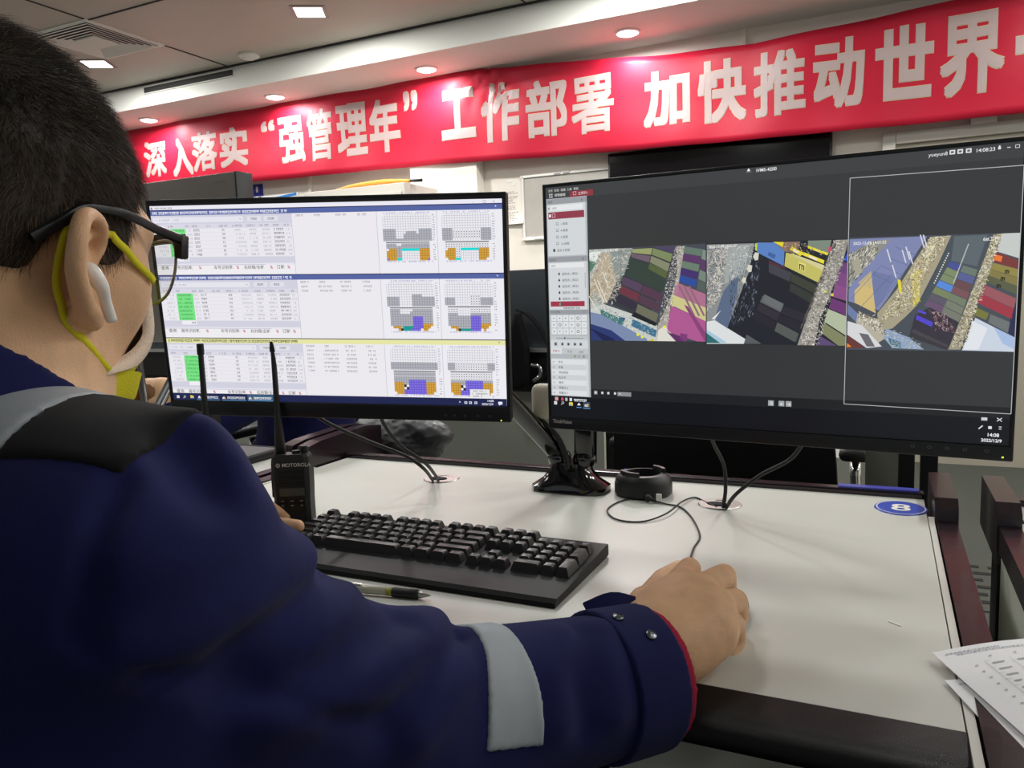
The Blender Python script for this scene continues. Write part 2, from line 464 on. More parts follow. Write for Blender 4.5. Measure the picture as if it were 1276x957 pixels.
# notice in a clear sleeve
nt = [at_y(p, WY - .008) for p in ((627, 224), (655, 221), (651, 279), (631, 284))]
nx0, nx1, nz1, nz0 = -2.60, -2.395, 1.945, 1.62
r = thing('notice_sheet', 'white printed notice sheet taped to the wall left of the grey board', 'notice', ((nx0 + nx1) / 2, WY, nz0))
b = MB(); vs = []; fs = []
for i in range(9):
    t = i / 8
    for x in (nx0, nx1): vs.append((x, WY - .004 - .03 * t ** 3 * (1 if x == nx1 else .5), nz1 + (nz0 - nz1) * t))
for i in range(8): fs.append([2 * i, 2 * i + 1, 2 * i + 3, 2 * i + 2])
b.add(vs, fs); b.add([(a, c - .001, d) for a, c, d in vs], [f[::-1] for f in fs]); b.build('sheet', mat('paper_cream', '#ece4da', rough=.7), r)
b = MB(); random.seed(3)
for i in range(20):
    z = nz1 - .09 - i * .0115
    if i in (2, 8, 12): continue
    x = nx0 + .03
    while x < nx1 - .04 - random.random() * .05:
        w = random.uniform(.008, .02); t = (nz1 - z) / (nz1 - nz0)
        b.box((x + w / 2, WY - .0065 - .028 * t ** 3 * (.5 + .5 * (x - nx0) / (nx1 - nx0)), z), (w, .0006, .004)); x += w + .006
b.build('print', mat('print_grey', '#8f8782', rough=.8), r)
b = MB(); b.box(((nx0 + nx1) / 2 - .01, WY - .006, nz1 - .01), (.05, .004, .02)); b.box(((nx0 + nx1) / 2 + .02, WY - .006, nz1 - .035), (.03, .004, .025)); b.build('tape', M_white_plastic if 'M_white_plastic' in globals() else M_frame, r)
# blue wall poster and second poster
r = thing('wall_poster', 'small dark blue poster with white print on the wall below the banner', 'poster', (-5.02, WY, 1.9))
b = MB(); b.box((-5.00, WY - .004, 1.98), (.26, .008, .30)); b.build('sheet', mat('poster_blue', '#23329a', rough=.5), r)
b = MB()
b.box((-4.93, WY - .009, 2.085), (.022, .002, .05), bev=.0008); b.build('emblem', M_frame, r); b = MB()
for i in range(3):
    x = -5.10
    for k in range(6):
        w = random.uniform(.015, .04); b.box((x + w / 2, WY - .009, 2.02 - i * .03), (w, .002, .014)); x += w + .008
b.build('print', M_frame, r)
r = thing('display_panel', 'pale display board with a bright blue stripe on the wall', 'display board', (-4.72, WY, 1.7))
b = MB(); b.box((-4.70, WY - .005, 1.86), (.44, .010, .33)); b.build('sheet', mat('pale_board', '#e9ecec', rough=.4), r)
b = MB(); b.prism([(-.22, -.02), (.20, .012), (.20, .034), (-.22, -.004)], (-4.70, WY - .0115, 1.99), (1, 0, 0), (0, 0, 1), (0, -.001, 0)); b.build('stripe', mat('stripe_blue', '#2a86d8', rough=.4), r)
# cabinet by the wall and the folded umbrella on it
cx0, cx1 = -3.93, -3.04
r = thing('cabinet', 'tall light grey cabinet against the back wall beside the pillar', 'cabinet', ((cx0 + cx1) / 2, 4.98, 0))
M_cab = mat('cabinet_grey', '#b9b4aa', rough=.5)
b = MB(); b.box(((cx0 + cx1) / 2, 4.93, .955), (cx1 - cx0, .46, 1.91), bev=.006); b.build('body', M_cab, r, auto=40)
for s in (-1, 1):
    b = MB(); b.box(((cx0 + cx1) / 2 + s * (cx1 - cx0) * .245, 4.695, .95), ((cx1 - cx0) * .47, .016, 1.80), bev=.004); d = b.build('door', M_cab, r, auto=40)
    b = MB(); b.tube([((cx0 + cx1) / 2 + s * .05, 4.675, .95), ((cx0 + cx1) / 2 + s * .05, 4.675, 1.10)], .008, 8); b.build('handle', M_metal_lt, d, smooth=True)
r = thing('umbrella', 'folded orange umbrella with a black tip lying on the grey cabinet', 'umbrella', (-3.3, 4.85, 1.91))
pc = cr([(-3.72, 4.80, 1.922), (-3.50, 4.80, 1.937), (-3.25, 4.80, 1.940), (-3.05, 4.80, 1.930)], 6)
b = MB(); b.tube(pc, list(np.interp(np.linspace(0, 1, len(pc)), [0, .2, .6, 1], [.004, .020, .026, .012])), 10, sq=.8); b.build('canopy', mat('orange_nylon', '#e39a3c', rough=.6), r, smooth=True)
b = MB(); b.tube([(-3.05, 4.80, 1.930), (-2.955, 4.80, 1.926)], [.010, .012], 10); b.build('handle', M_black_plastic, r, smooth=True)

# ------------------------------------------------------------------ banner
def banner_mat():
    m = mat('banner_red', '#bf1d37', rough=.45, spec=.3, noise=.04, nscale=3)
    nt = m.node_tree; bs = nt.nodes['Principled BSDF']; tc = nt.nodes['Texture Coordinate']
    n = nt.nodes.new('ShaderNodeTexNoise'); n.inputs['Scale'].default_value = 3; n.inputs['Detail'].default_value = 2; n.inputs['Distortion'].default_value = .6
    bp = nt.nodes.new('ShaderNodeBump'); bp.inputs['Strength'].default_value = .22; bp.inputs['Distance'].default_value = .02
    nt.links.new(tc.outputs['Object'], n.inputs['Vector']); nt.links.new(n.outputs['Fac'], bp.inputs['Height']); nt.links.new(bp.outputs['Normal'], bs.inputs['Normal'])
    return m
M_banner = banner_mat(); M_letter = mat('banner_letter', '#bba8a5', rough=.45, spec=.3, noise=.03, nscale=4); M_outline = mat('banner_letter_edge', '#cfc096', rough=.5, spec=.3)
BYP = 5.165
topx = [(100, 166), (178, 152), (300, 128), (440, 103), (530, 90), (600, 87), (680, 80), (813, 70), (940, 55), (1014, 39), (1192, 0), (1276, -19)]
botx = [(100, 247), (180, 240), (300, 228), (412, 218), (525, 207), (600, 201.5), (760, 190), (870, 180), (940, 174), (1060, 163), (1180, 151), (1276, 141)]
T_ = np.array([at_y(p, BYP) for p in topx]); B_ = np.array([at_y(p, BYP) for p in botx])
def bz(x): return np.interp(x, B_[:, 0], B_[:, 2]), np.interp(x, T_[:, 0], T_[:, 2])
def byv(x, t):
    """depth of the cloth: gentle waves and sag lines, pinned top corners"""
    w = .010 * math.sin(x * 5.2 + 1.6 * t) + .007 * math.sin(x * 11 - 3 * t) + .004 * math.sin(9 * t + x * 2)
    w += .018 * math.exp(-((x + 2.55) / .28) ** 2 - ((t - .95) / .35) ** 2) * math.sin(12 * math.atan2(t - 1.02, (x + 2.62) * 1.6))
    return BYP - .012 + w
bx0, bx1 = T_[0, 0] - .8, 2.6
r = thing('banner', 'long red banner with large white Chinese characters hung along the back wall', 'banner', ((bx0 + bx1) / 2, BYP, 2.0))
b = MB(); nx, nz = 260, 14; vs = []; fs = []
for i in range(nx + 1):
    x = bx0 + (bx1 - bx0) * i / nx; z0, z1 = bz(x)
    for k in range(nz + 1): t = k / nz; vs.append((x, byv(x, t), z0 + (z1 - z0) * t))
for i in range(nx):
    for k in range(nz): a = i * (nz + 1) + k; fs.append([a, a + nz + 1, a + nz + 2, a + 1])
b.add(vs, fs); cl = b.build('cloth', M_banner, r, smooth=True)
md = cl.modifiers.new('thickness', 'SOLIDIFY'); md.thickness = .002; md.offset = 1
glyphs = [('深', 181, 208, 174, 222, .022), ('入', 216, 241, 171, 221, .034), ('落', 241, 274, 163, 215, .022), ('实', 277, 309, 157, 210, .028),
          ('强', 349, 381, 144, 205, .022), ('管', 385, 417, 135, 202, .020), ('理', 422, 458, 127, 196, .024), ('年', 461, 499, 121, 192, .030),
          ('工', 552, 594, 109, 176, .040), ('作', 601, 648, 100, 179, .032), ('部', 656, 707, 97, 173, .024), ('署', 713, 766, 93, 169, .016),
          ('加', 803, 860, 85, 160, .032), ('快', 870, 930, 72, 155, .030), ('推', 940, 1004, 61, 147, .024), ('动', 1014, 1077, 45, 138, .030),
          ('世', 1091, 1163, 29, 127, .034), ('界', 1172, 1251, 13, 122, .026), ('一', 1265, 1345, 38, 68, .040),
          ('“', 325, 343, 150, 165, .02), ('”', 504, 521, 113, 139, .02)]
def letter(ch, x0, x1, y0, y1, bold, edge=None):
    v0, f0 = text_mesh(ch, 1.0, 0.0)
    v = []; f = []; dep = []
    shifts = [(0, 0)] + [(a_, c_) for a_ in (-1, 0, 1) for c_ in (-1, 0, 1) if a_ or c_]
    grow = .007 if edge is not None else 0.0
    for q, (sx, sy) in enumerate(shifts):                # heavy strokes: the outline thickened all round
        n = len(v); v += [(a + sx * (bold + grow), c + sy * (bold + grow)) for a, c in v0]; f += [[n + i for i in g] for g in f0]; dep += [q * .00012] * len(v0)
    V = np.array(v); lo, hi = V.min(0) + grow, V.max(0) - grow
    pm = ((x0 + x1) / 2, (y0 + y1) / 2); slope = -.145 * (1 if x0 < 700 else .85); e = abs(slope) * (x1 - x0) * .5
    xa, xb = at_y((x0, pm[1]), BYP)[0], at_y((x1, pm[1]), BYP)[0]
    zt = at_y((pm[0], y0 + e * .8), BYP)[2]; zb = at_y((pm[0], y1 - e * .8), BYP)[2]
    bmx = bmesh.new(); vv = [bmx.verts.new((xa + (p[0] - lo[0]) / (hi[0] - lo[0]) * (xb - xa), dep[i_], zb + (p[1] - lo[1]) / (hi[1] - lo[1]) * (zt - zb))) for i_, p in enumerate(V)]
    for q in f:
        try: bmx.faces.new([vv[i] for i in q])
        except ValueError: pass
    for k in range(1, 6):
        bmesh.ops.bisect_plane(bmx, geom=bmx.verts[:] + bmx.edges[:] + bmx.faces[:], plane_co=(xa + (xb - xa) * k / 6, 0, 0), plane_no=(1, 0, 0))
        bmesh.ops.bisect_plane(bmx, geom=bmx.verts[:] + bmx.edges[:] + bmx.faces[:], plane_co=(0, 0, zb + (zt - zb) * k / 6), plane_no=(0, 0, 1))
    for q in bmx.verts:
        z0, z1 = bz(q.co.x); t = (q.co.z - z0) / (z1 - z0); q.co.y = byv(q.co.x, t) - (.0040 if edge is None else .0022) - q.co.y
    bb = MB(); bb.bm(bmx); o = bb.build('character' if edge is None else 'outline', M_letter if edge is None else M_outline, r if edge is None else edge); return o
for g in glyphs: letter(*g, edge=letter(*g))
# ------------------------------------------------------------------ desks
DZ = .75; DX0, DX1, DY0, DY1 = -1.073, .0625, .655, 1.375
M_top = mat('desk_laminate', '#d0d1c9', rough=.38, spec=.4, noise=.012, nscale=6)
M_pad = mat('black_vinyl_pad', '#0c0c0d', rough=.34, spec=.28, bump=.35, bscale=1500)
M_strip = mat('desk_edge_strip', '#d5d3cb', rough=.4)
M_side = mat('desk_side_panel', '#d6d8cc', rough=.5)
M_blue_reflection = mat('blue_reflection', '#3a45b0', rough=.3)  # colour of the reflection painted on the back rail
def pad_profile():
    pts = [(0, 0), (-.028, -.002), (-.040, -.004)]
    for k in range(7):
        a = math.radians(90 + k * 90 / 6); pts.append((-.042 + .014 * math.cos(a), -.019 + .014 * math.sin(a)))
    pts += [(-.055, -.024), (-.050, -.027), (0, -.027)]
    return pts
def divider(x0, x1, label, hb=.033):
    """raised end rail, back bracket, legs and end panel of a desk"""
    parent = thing('desk_end_frame', label, 'desk divider', ((x0 + x1) / 2, .9, 0), 'end frames between the desks')
    b = MB(); b.prism([(0, 0), (x1 - x0, 0), (x1 - x0, -.035), (0, -.035)], (x0, .46, DZ + .004), (1, 0, 0), (0, 0, 1), (0, .78, 0)); rl = b.build('end_rail', M_black_rail, parent); rl['label'] = 'glossy dark end rail'
    b = MB(); prof = [(1.235, -.05), (1.243, hb - .012), (1.262, hb), (1.44, hb - .002), (1.445, -.05)] if hb < .04 else [(1.235, -.05), (1.245, .030), (1.262, .046), (1.300, .052), (1.46, .058), (1.52, .050), (1.52, -.05)]
    b.prism(prof, (x0 - .002, 0, DZ), (0, 1, 0), (0, 0, 1), (x1 - x0 + .004, 0, 0)); br = b.build('end_bracket', M_black_rail, parent)
    b = MB(); b.box(((x0 + x1) / 2, 1.27, .36), (x1 - x0, .07, .72), bev=.004); b.build('leg', M_black_plastic, parent)
    b = MB(); b.box(((x0 + x1) / 2, .55, .36), (x1 - x0, .07, .72), bev=.004); b.build('leg', M_black_plastic, parent)
    b = MB(); b.box(((x0 + x1) / 2, .90, .42), (x1 - x0 - .006, .66, .60)); b.build('end_panel', M_side, parent)
def make_desk(x0, x1, label, name='desk', left=True, right=True, group=None):
    d = thing(name, label, 'desk', ((x0 + x1) / 2, 1.0, 0), group)
    b = MB(); b.box(((x0 + x1) / 2, (DY0 + DY1) / 2, DZ - .0125), (x1 - x0, DY1 - DY0, .025), bev=.001); b.build('desktop', M_top, d)
    b = MB(); b.prism(pad_profile(), (x0 - .0, DY0, DZ), (0, 1, 0), (0, 0, 1), (x1 - x0 + .004, 0, 0)); p = b.build('front_pad', M_pad, d, auto=50); p['label'] = 'black padded front edge'
    b = MB(); b.box(((x0 + x1) / 2, DY1 + .012, DZ - .008), (x1 - x0, .024, .034), bev=.003); b.build('back_rail', M_black_rail, d)
    b = MB(); b.box((x1 + .0045, .84, DZ - .012), (.007, .86, .026)); b.build('edge_strip', M_strip, d)
    b = MB(); b.box((x0 - .0045, .84, DZ - .012), (.007, .86, .026)); b.build('edge_strip', M_strip, d)
    b = MB(); b.box(((x0 + x1) / 2, 1.30, .62), (x1 - x0 - .02, .03, .16), bev=.003); b.build('crossbar', M_black_plastic, d)
    for xx in (x0 + .05, x1 - .05): q = MB(); q.box((xx, 1.22, .35), (.05, .10, .70), bev=.004); q.build('leg', M_black_plastic, d)
    return d
D = make_desk(DX0, DX1, 'white topped console desk with black padded front edge, in front of the seated man')
D2 = make_desk(.185, 1.30, 'neighbouring console desk at the right edge, only its left end visible')
D3 = make_desk(-2.28, DX0 - .090, 'neighbouring white desk on the left, behind the handheld radio')
divider(DX1 + .010, DX1 + .036, 'glossy dark end frame right of the white desk, beside the blue number plate')
divider(.185 - .036, .185 - .010, 'end frame of the neighbouring desk with white side panel at the right picture edge')
divider(DX0 - .036, DX0 - .010, 'black end frame at the left end of the white desk, behind the front radio', .052)
divider(DX0 - .080, DX0 - .054, 'black end frame of the left neighbouring desk, next to the front radio', .052)
# blue reflection on the back rail, painted on as thin coloured strips
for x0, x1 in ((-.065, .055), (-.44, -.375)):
    b = MB(); b.box(((x0 + x1) / 2, DY1 + .013, DZ + .0105), (x1 - x0, .018, .003)); o = b.build('blue_reflection', M_blue_reflection, D); o['label'] = 'painted blue reflection on the back rail'
M_steel = mat('brushed_steel', '#c4c2bd', rough=.35, metal=.8)
M_darkhole = mat('grommet_hole', '#0c0c0c', rough=.9)
GR = [(-.763, 1.262), (-.234, 1.245)]
for x, y in GR:
    b = MB(); b.lathe([(.0, .0010), (.020, .0010), (.021, .0022), (.033, .0022), (.0345, .0004)], (x, y, DZ), 40); g = b.build('cable_grommet', M_steel, D, auto=40); g['label'] = 'round steel cable grommet'
    b = MB(); b.lathe([(0, .0030), (.010, .0030), (.011, .0015)], (x - .004, y - .004, DZ), 20, sx=1.6); b.build('cable_hole', M_darkhole, g)
# round number plate
sc = at_z((1122.5, 633.5), DZ); sx = .037
r = thing('desk_number_plate', 'blue oval sticker with the number 8 at the desk corner', 'sticker', (sc[0], sc[1], DZ))
b = MB(); b.lathe([(0, .0012), (.0365, .0012), (.0375, .0)], sc, 48, sy=1.12); b.build('disc', mat('plate_blue', '#2f55c0', rough=.3), r)
b = MB(); n = 64; vs = []
for k in range(n):
    a = 2 * math.pi * k / n
    for rr in (.0330, .0345): vs.append((sc[0] + rr * math.cos(a), sc[1] + rr * math.sin(a) * 1.12, DZ + .0016))
b.add(vs, [[2 * k, 2 * k + 1, (2 * k + 3) % (2 * n), (2 * k + 2) % (2 * n)] for k in range(n)]); b.build('ring', M_frame, r)
v, f = text_mesh('8', .052, .02); V = np.array(v); c = (V.min(0) + V.max(0)) / 2; a = math.radians(2)
b = MB(); b.add([(sc[0] + (p[0] - c[0]) * 1.1, sc[1] + (p[1] - c[1]), DZ + .0017) for p in V], f); b.build('numeral', M_frame, r)

# ------------------------------------------------------------------ keyboard
M_key = mat('key_black', '#1d1c1f', rough=.38, spec=.5, bump=.1, bscale=900)
M_kcase = mat('keyboard_case', '#101011', rough=.5, spec=.22, bump=.15, bscale=900)
KX0, KX1, KY0, KY1 = -.776, -.322, .760, .946
kb = thing('keyboard', 'full size black keyboard lying on the white desk', 'keyboard', ((KX0 + KX1) / 2, .85, DZ))
b = MB(); prof = [(KY0, .0012), (KY0 + .001, .006), (KY0 + .006, .010), (KY0 + .036, .0105), (KY1 - .004, .0185), (KY1, .016), (KY1, .003), (KY1 - .01, .0012)]
b.prism(prof, (KX0, 0, DZ), (0, 1, 0), (0, 0, 1), (KX1 - KX0, 0, 0)); b.build('case', M_kcase, kb, auto=30)
U = .01905
kx = KX0 + .008; ky_top = KY1 - .016
def kz(y): return DZ + .0105 + (y - (KY0 + .036)) * (.008 / (KY1 - KY0 - .040)) 
def keycap(x, y, w, d, hgt=.0105):
    z0 = kz(y); t = .0030; tx, ty = w / 2, d / 2; vs = []
    for z, ix, iy, oy in ((0, 0, 0, 0), (hgt * .85, t, t * .9, .0006), (hgt, t + .0012, t * .9 + .0012, .0006)):
        for sx_, sy_ in ((-1, -1), (1, -1), (1, 1), (-1, 1)): vs.append((x + sx_ * (tx - ix), y + sy_ * (ty - iy) + oy, kz(y + sy_ * (ty - iy)) + z))
    vs.append((x, y + .0006, z0 + hgt - .0009))
    fs = [[a, (a + 1) % 4, 4 + (a + 1) % 4, 4 + a] for a in range(4)] + [[4 + a, 4 + (a + 1) % 4, 8 + (a + 1) % 4, 8 + a] for a in range(4)] + [[8 + a, 8 + (a + 1) % 4, 12] for a in range(4)]
    return vs, fs
rows = [
    [(0, 1)] + [(2 + i, 1) for i in range(4)] + [(6.5 + i, 1) for i in range(4)] + [(11 + i, 1) for i in range(4)] + [(15.25 + i, 1) for i in range(3)],
    [(i, 1) for i in range(13)] + [(13, 2)] + [(15.25 + i, 1) for i in range(3)] + [(18.5 + i, 1) for i in range(4)],
    [(0, 1.5)] + [(1.5 + i, 1) for i in range(12)] + [(13.5, 1.5)] + [(15.25 + i, 1) for i in range(3)] + [(18.5 + i, 1) for i in range(3)],
    [(0, 1.75)] + [(1.75 + i, 1) for i in range(11)] + [(12.75, 2.25)] + [(18.5 + i, 1) for i in range(3)],
    [(0, 2.25)] + [(2.25 + i, 1) for i in range(10)] + [(12.25, 2.75)] + [(16.25, 1)] + [(18.5 + i, 1) for i in range(3)],
    [(0, 1.25), (1.25, 1.25), (2.5, 1.25), (3.75, 6.25), (10, 1.25), (11.25, 1.25), (12.5, 1.25), (13.75, 1.25)] + [(15.25 + i, 1) for i in range(3)] + [(18.5, 2), (20.5, 1)]]
UX = (KX1 - KX0 - .016) / 22.5; rowy = [0, 1.28, 2.28, 3.28, 4.28, 5.28]; UY = .0182
keys = []
for ri, row in enumerate(rows):
    for x, w in row: keys.append((kx + (x + w / 2) * UX, ky_top - .009 - rowy[ri] * UY + .008, w * UX - .0010, UY - .0010))
keys.append((kx + 22 * UX, ky_top - .009 - 2.78 * UY + .008, UX - .001, 2 * UY - .001)); keys.append((kx + 22 * UX, ky_top - .009 - 4.78 * UY + .008, UX - .001, 2 * UY - .001))
keys.sort(key=lambda k: (k[0] + .776) + (k[1] - .76) * 1.5)          # the lowest-left ones sit behind the sleeve
rest = MB()
for i, k in enumerate(keys):
    vs, fs = keycap(*k)
    if i < len(keys) - 99: rest.add(vs, fs)
    else: q = MB(); q.add(vs, fs); q.build('key', M_key, kb)
if rest.v: o = rest.build('keys', M_key, kb); o['kind'] = 'stuff'
b = MB()
for x in (-.73, -.37):
    b.box((x, KY1 - .03, DZ + .0015), (.02, .02, .003), bev=.001); b.box((x, KY0 + .02, DZ + .0012), (.02, .012, .0024), bev=.001)
b.build('rubber_foot', M_rubber, kb)

# ------------------------------------------------------------------ handheld radios
M_radio = mat('radio_black', '#2a2b2a', rough=.5, spec=.4, bump=.2, bscale=700)
M_lcd = mat('radio_lcd', '#55584c', rough=.25)
def make_radio(loc, rz, label, front=True):
    r = thing('handheld_radio', label, 'radio', loc, 'black handheld radios on the desk', rz)
    w, d, h = .058, .034, .118
    b = MB(); vs = []
    for z, sx_, sy_ in ((0, .92, .95), (.004, .95, 1), (.05, .95, 1), (.066, .98, 1), (.104, 1.0, 1), (.114, .96, .9), (h, .86, .78)):
        for a, c in ((-1, -.72), (-.8, -1), (.8, -1), (1, -.72), (1, .72), (.8, 1), (-.8, 1), (-1, .72)): vs.append((a * w / 2 * sx_, c * d / 2 * sy_, z))
    fs = [[i * 8 + k, i * 8 + (k + 1) % 8, (i + 1) * 8 + (k + 1) % 8, (i + 1) * 8 + k] for i in range(6) for k in range(8)] + [list(range(8))[::-1], [48 + k for k in range(8)]]
    b.add(vs, fs); b.build('body', M_radio, r, local=True, auto=25)
    y = -d / 2 - .0004
    b = MB()
    for z in (.092, .083, .074): b.box((.002, y - .0004, z), (.042, .0022, .0050), bev=.0009)
    b.build('speaker_slot', M_rubber, r, local=True)
    b = MB(); b.box((.002, y, .0615), (.038, .002, .0125), bev=.0008); b.build('display', M_lcd, r, local=True)
    for zi in (.0485, .0415):
        for xi in (-.0125, .002, .0165):
            b = MB(); b.box((xi, y - .0006, zi), (.0115, .003, .0050), bev=.0014); k = b.build('button', M_black_plastic, r, local=True)
            q = MB(); q.box((xi, y - .0024, zi), (.004, .0006, .0012)); q.build('button_mark', M_steel, k, local=True)
    b = MB(); v, f = text_mesh('MOTOROLA', .0078, .012); V = np.array(v); V[:, 0] *= 1.0
    b.add([(p[0] - .0105, y - .0008, p[1] + .1005) for p in V], f)
    n = 20; ring = []
    for k in range(n):
        a = 2 * math.pi * k / n
        for rr in (.0024, .0032): ring.append((-.0165 + rr * math.cos(a), y - .0008, .1030 + rr * math.sin(a)))
    b.add(ring, [[2 * k, (2 * k + 2) % (2 * n), (2 * k + 3) % (2 * n), 2 * k + 1] for k in range(n)])
    b.add([(-.0165 + x_, y - .0008, .1030 + z_) for x_, z_ in ((-.0017, -.0014), (-.0007, .0015), (0, .0002), (.0007, .0015), (.0017, -.0014), (.0004, -.0006), (0, -.0010), (-.0004, -.0006))], [list(range(8))])
    b.build('logo', M_frame, r, local=True)
    b = MB(); b.tube([(-.018, .002, h - .004), (-.018, .002, h + .030), (-.018, .002, h + .060), (-.018, .002, h + .150), (-.018, .002, h + .170)], [.0085, .0070, .0046, .0040, .0040], 12); a_ = b.build('antenna', M_radio, r, local=True, smooth=True)
    b = MB(); b.tube([(-.018, .002, h + .155), (-.018, .002, h + .156), (-.018, .002, h + .171), (-.018, .002, h + .172)], [.0040, .0052, .0052, .0042], 12); b.build('antenna_tip', M_rubber, a_, local=True)
    for x_ in (.019, .006):
        b = MB(); b.lathe([(.0062, 0), (.0062, .006), (.0050, .0125 if x_ > .01 else .006), (0, .013 if x_ > .01 else .0065)], (x_, .002, h - .002), 14); b.build('knob', M_rubber, r, local=True, auto=40)
    b = MB(); b.box((-w / 2 - .001, 0, .072), (.004, .016, .040), bev=.0015); b.build('talk_button', M_rubber, r, local=True)
    return r
rp = at_z((370, 659), DZ); R1 = make_radio((rp[0], rp[1], DZ), math.radians(16), 'black handheld radio standing left of the keyboard, display and buttons facing out')
R1.rotation_euler = (math.radians(-1), math.radians(-.5), math.radians(24))
p2_ = at_z((281, 664), DZ); R2 = make_radio((p2_[0], p2_[1], DZ), math.radians(20), 'second handheld radio mostly hidden behind the shoulder, antenna in front of the screen')

# ------------------------------------------------------------------ pen
pa, pb = at_z((418, 731), DZ + .006), at_z((537, 742), DZ + .0058); ax = (pb - pa) / np.linalg.norm(pb - pa); Lp = .140; pe = pb - ax * Lp
r = thing('pen', 'retractable pen with a black grip lying on the desk below the keyboard', 'pen', tuple(pb))
def pp(t): return tuple(pe + ax * Lp * t)
b = MB(); b.tube([pp(.08), pp(.66)], .0048, 14); b.build('barrel', mat('pen_clear', '#b9b7a6', rough=.2), r, smooth=True)
b = MB(); b.tube([pp(.60), pp(.655)], .0050, 14); o = b.build('band', mat('pen_green', '#a2a23c', rough=.4), r, smooth=True); o['label'] = 'olive green band'
b = MB(); b.tube([pp(.655), pp(.66), pp(.80), pp(.885), pp(.89)], [.0050, .0058, .0054, .0056, .0046], 14); o = b.build('grip', M_rubber, r, smooth=True)
b = MB(); b.tube([pp(.89), pp(.93), pp(.985), pp(1.0)], [.0046, .0036, .0014, .0006], 14); b.build('tip', M_steel, r, smooth=True)
b = MB(); b.tube([pp(.0), pp(.08)], .003, 10); b.build('clicker', M_steel, r, smooth=True)
b = MB(); b.box(tuple(np.array(pp(.22)) + [0, 0, .006]), (.04, .003, .0015), rot=Matrix.Rotation(math.atan2(ax[1], ax[0]), 3, 'Z')); b.build('clip', M_steel, r)

# ------------------------------------------------------------------ mouse and its cable
mc = np.array([-.158, .800, DZ])
r = thing('mouse', 'black computer mouse under the right hand, thin cable running back', 'mouse', tuple(mc))
mo, _, _ = sdf_obj('shell', lambda P: smax(d_ell(P, mc + [0, 0, .004], (.029, .050, .030), np.array([[.9, -.43, 0], [.43, .9, 0], [0, 0, 1.]])), -(P[:, 2] - DZ - .001), .003), mc - .07, mc + .07, .003, M_black_plastic, r, relax=1)
b = MB(); b.lathe([(0, -.004), (.008, -.003), (.009, 0), (.008, .003), (0, .004)], (0, 0, 0), 16); b.v = [(mc[0] + .012 + z, mc[1] + .030 + x, DZ + .026 + y) for x, y, z in b.v]; b.build('wheel', M_rubber, r, smooth=True)
cpts = [(861, 694), (864, 684), (872, 670), (868, 655), (858, 640), (846, 631), (830, 628), (800, 621), (775, 624), (757, 635), (768, 647), (800, 650), (830, 640), (850, 625), (866, 620), (880, 626), (893, 632)]
c3 = []
for i, p in enumerate(cpts):
    z = DZ + .0018 + (.004 if i == 0 else 0) + (.003 if 11 < i < 14 else 0)
    c3.append(at_z(p, z))
c3[0] = at_z((858, 704), DZ + .012)
b = MB(); b.tube(cr(c3, 8), .00135, 8); b.build('cable', M_rubber, r, smooth=True)
tg = at_z((821, 620), DZ + .010); b = MB(); b.box(tg, (.009, .003, .012), bev=.0008, rot=Matrix.Rotation(.2, 3, 'Z')); o = b.build('cable_tag', M_frame, r); o['label'] = 'small white cable tag'

# ------------------------------------------------------------------ round black charging dock
dc = (at_z((763, 613), DZ) + at_z((845, 613), DZ)) / 2; dc[1] = 1.275; dr = .049
r = thing('charging_dock', 'round black plastic dock with a notched rim behind the mouse cable', 'charger', (dc[0], dc[1], DZ))
b = MB(); b.lathe([(dr * .93, 0), (dr, .004), (dr * 1.0, .020), (dr * .93, .030), (dr * .80, .036), (dr * .62, .037), (dr * .60, .020), (0, .020)], (dc[0], dc[1], DZ), 48); b.build('body', M_black_plastic, r, auto=35)
b = MB()
for a0, a1 in ((205, 275), (20, 75)):
    b = MB(); n = 10; vs = []
    for k in range(n + 1):
        a = math.radians(a0 + (a1 - a0) * k / n)
        for rr, z in ((dr * .62, .036), (dr * .80, .036), (dr * .78, .043), (dr * .64, .043)): vs.append((dc[0] + rr * math.cos(a), dc[1] + rr * math.sin(a), DZ + z))
    b.add(vs, [[k * 4 + q, (k + 1) * 4 + q, (k + 1) * 4 + (q + 1) % 4, k * 4 + (q + 1) % 4] for k in range(n) for q in range(4)] + [[0, 1, 2, 3], [n * 4 + 3, n * 4 + 2, n * 4 + 1, n * 4]]); b.build('rim_tab', M_black_plastic, r)
b = MB(); b.tube(cr([(dc[0] + .018, dc[1] - dr * .9, DZ + .008), (dc[0] + .026, dc[1] - dr * 1.15, DZ + .007), (dc[0] + .040, dc[1] - dr * 1.1, DZ + .004)], 5), [.006] * 6 + [.003] * 5, 10); b.build('cable_boot', M_rubber, r, smooth=True)

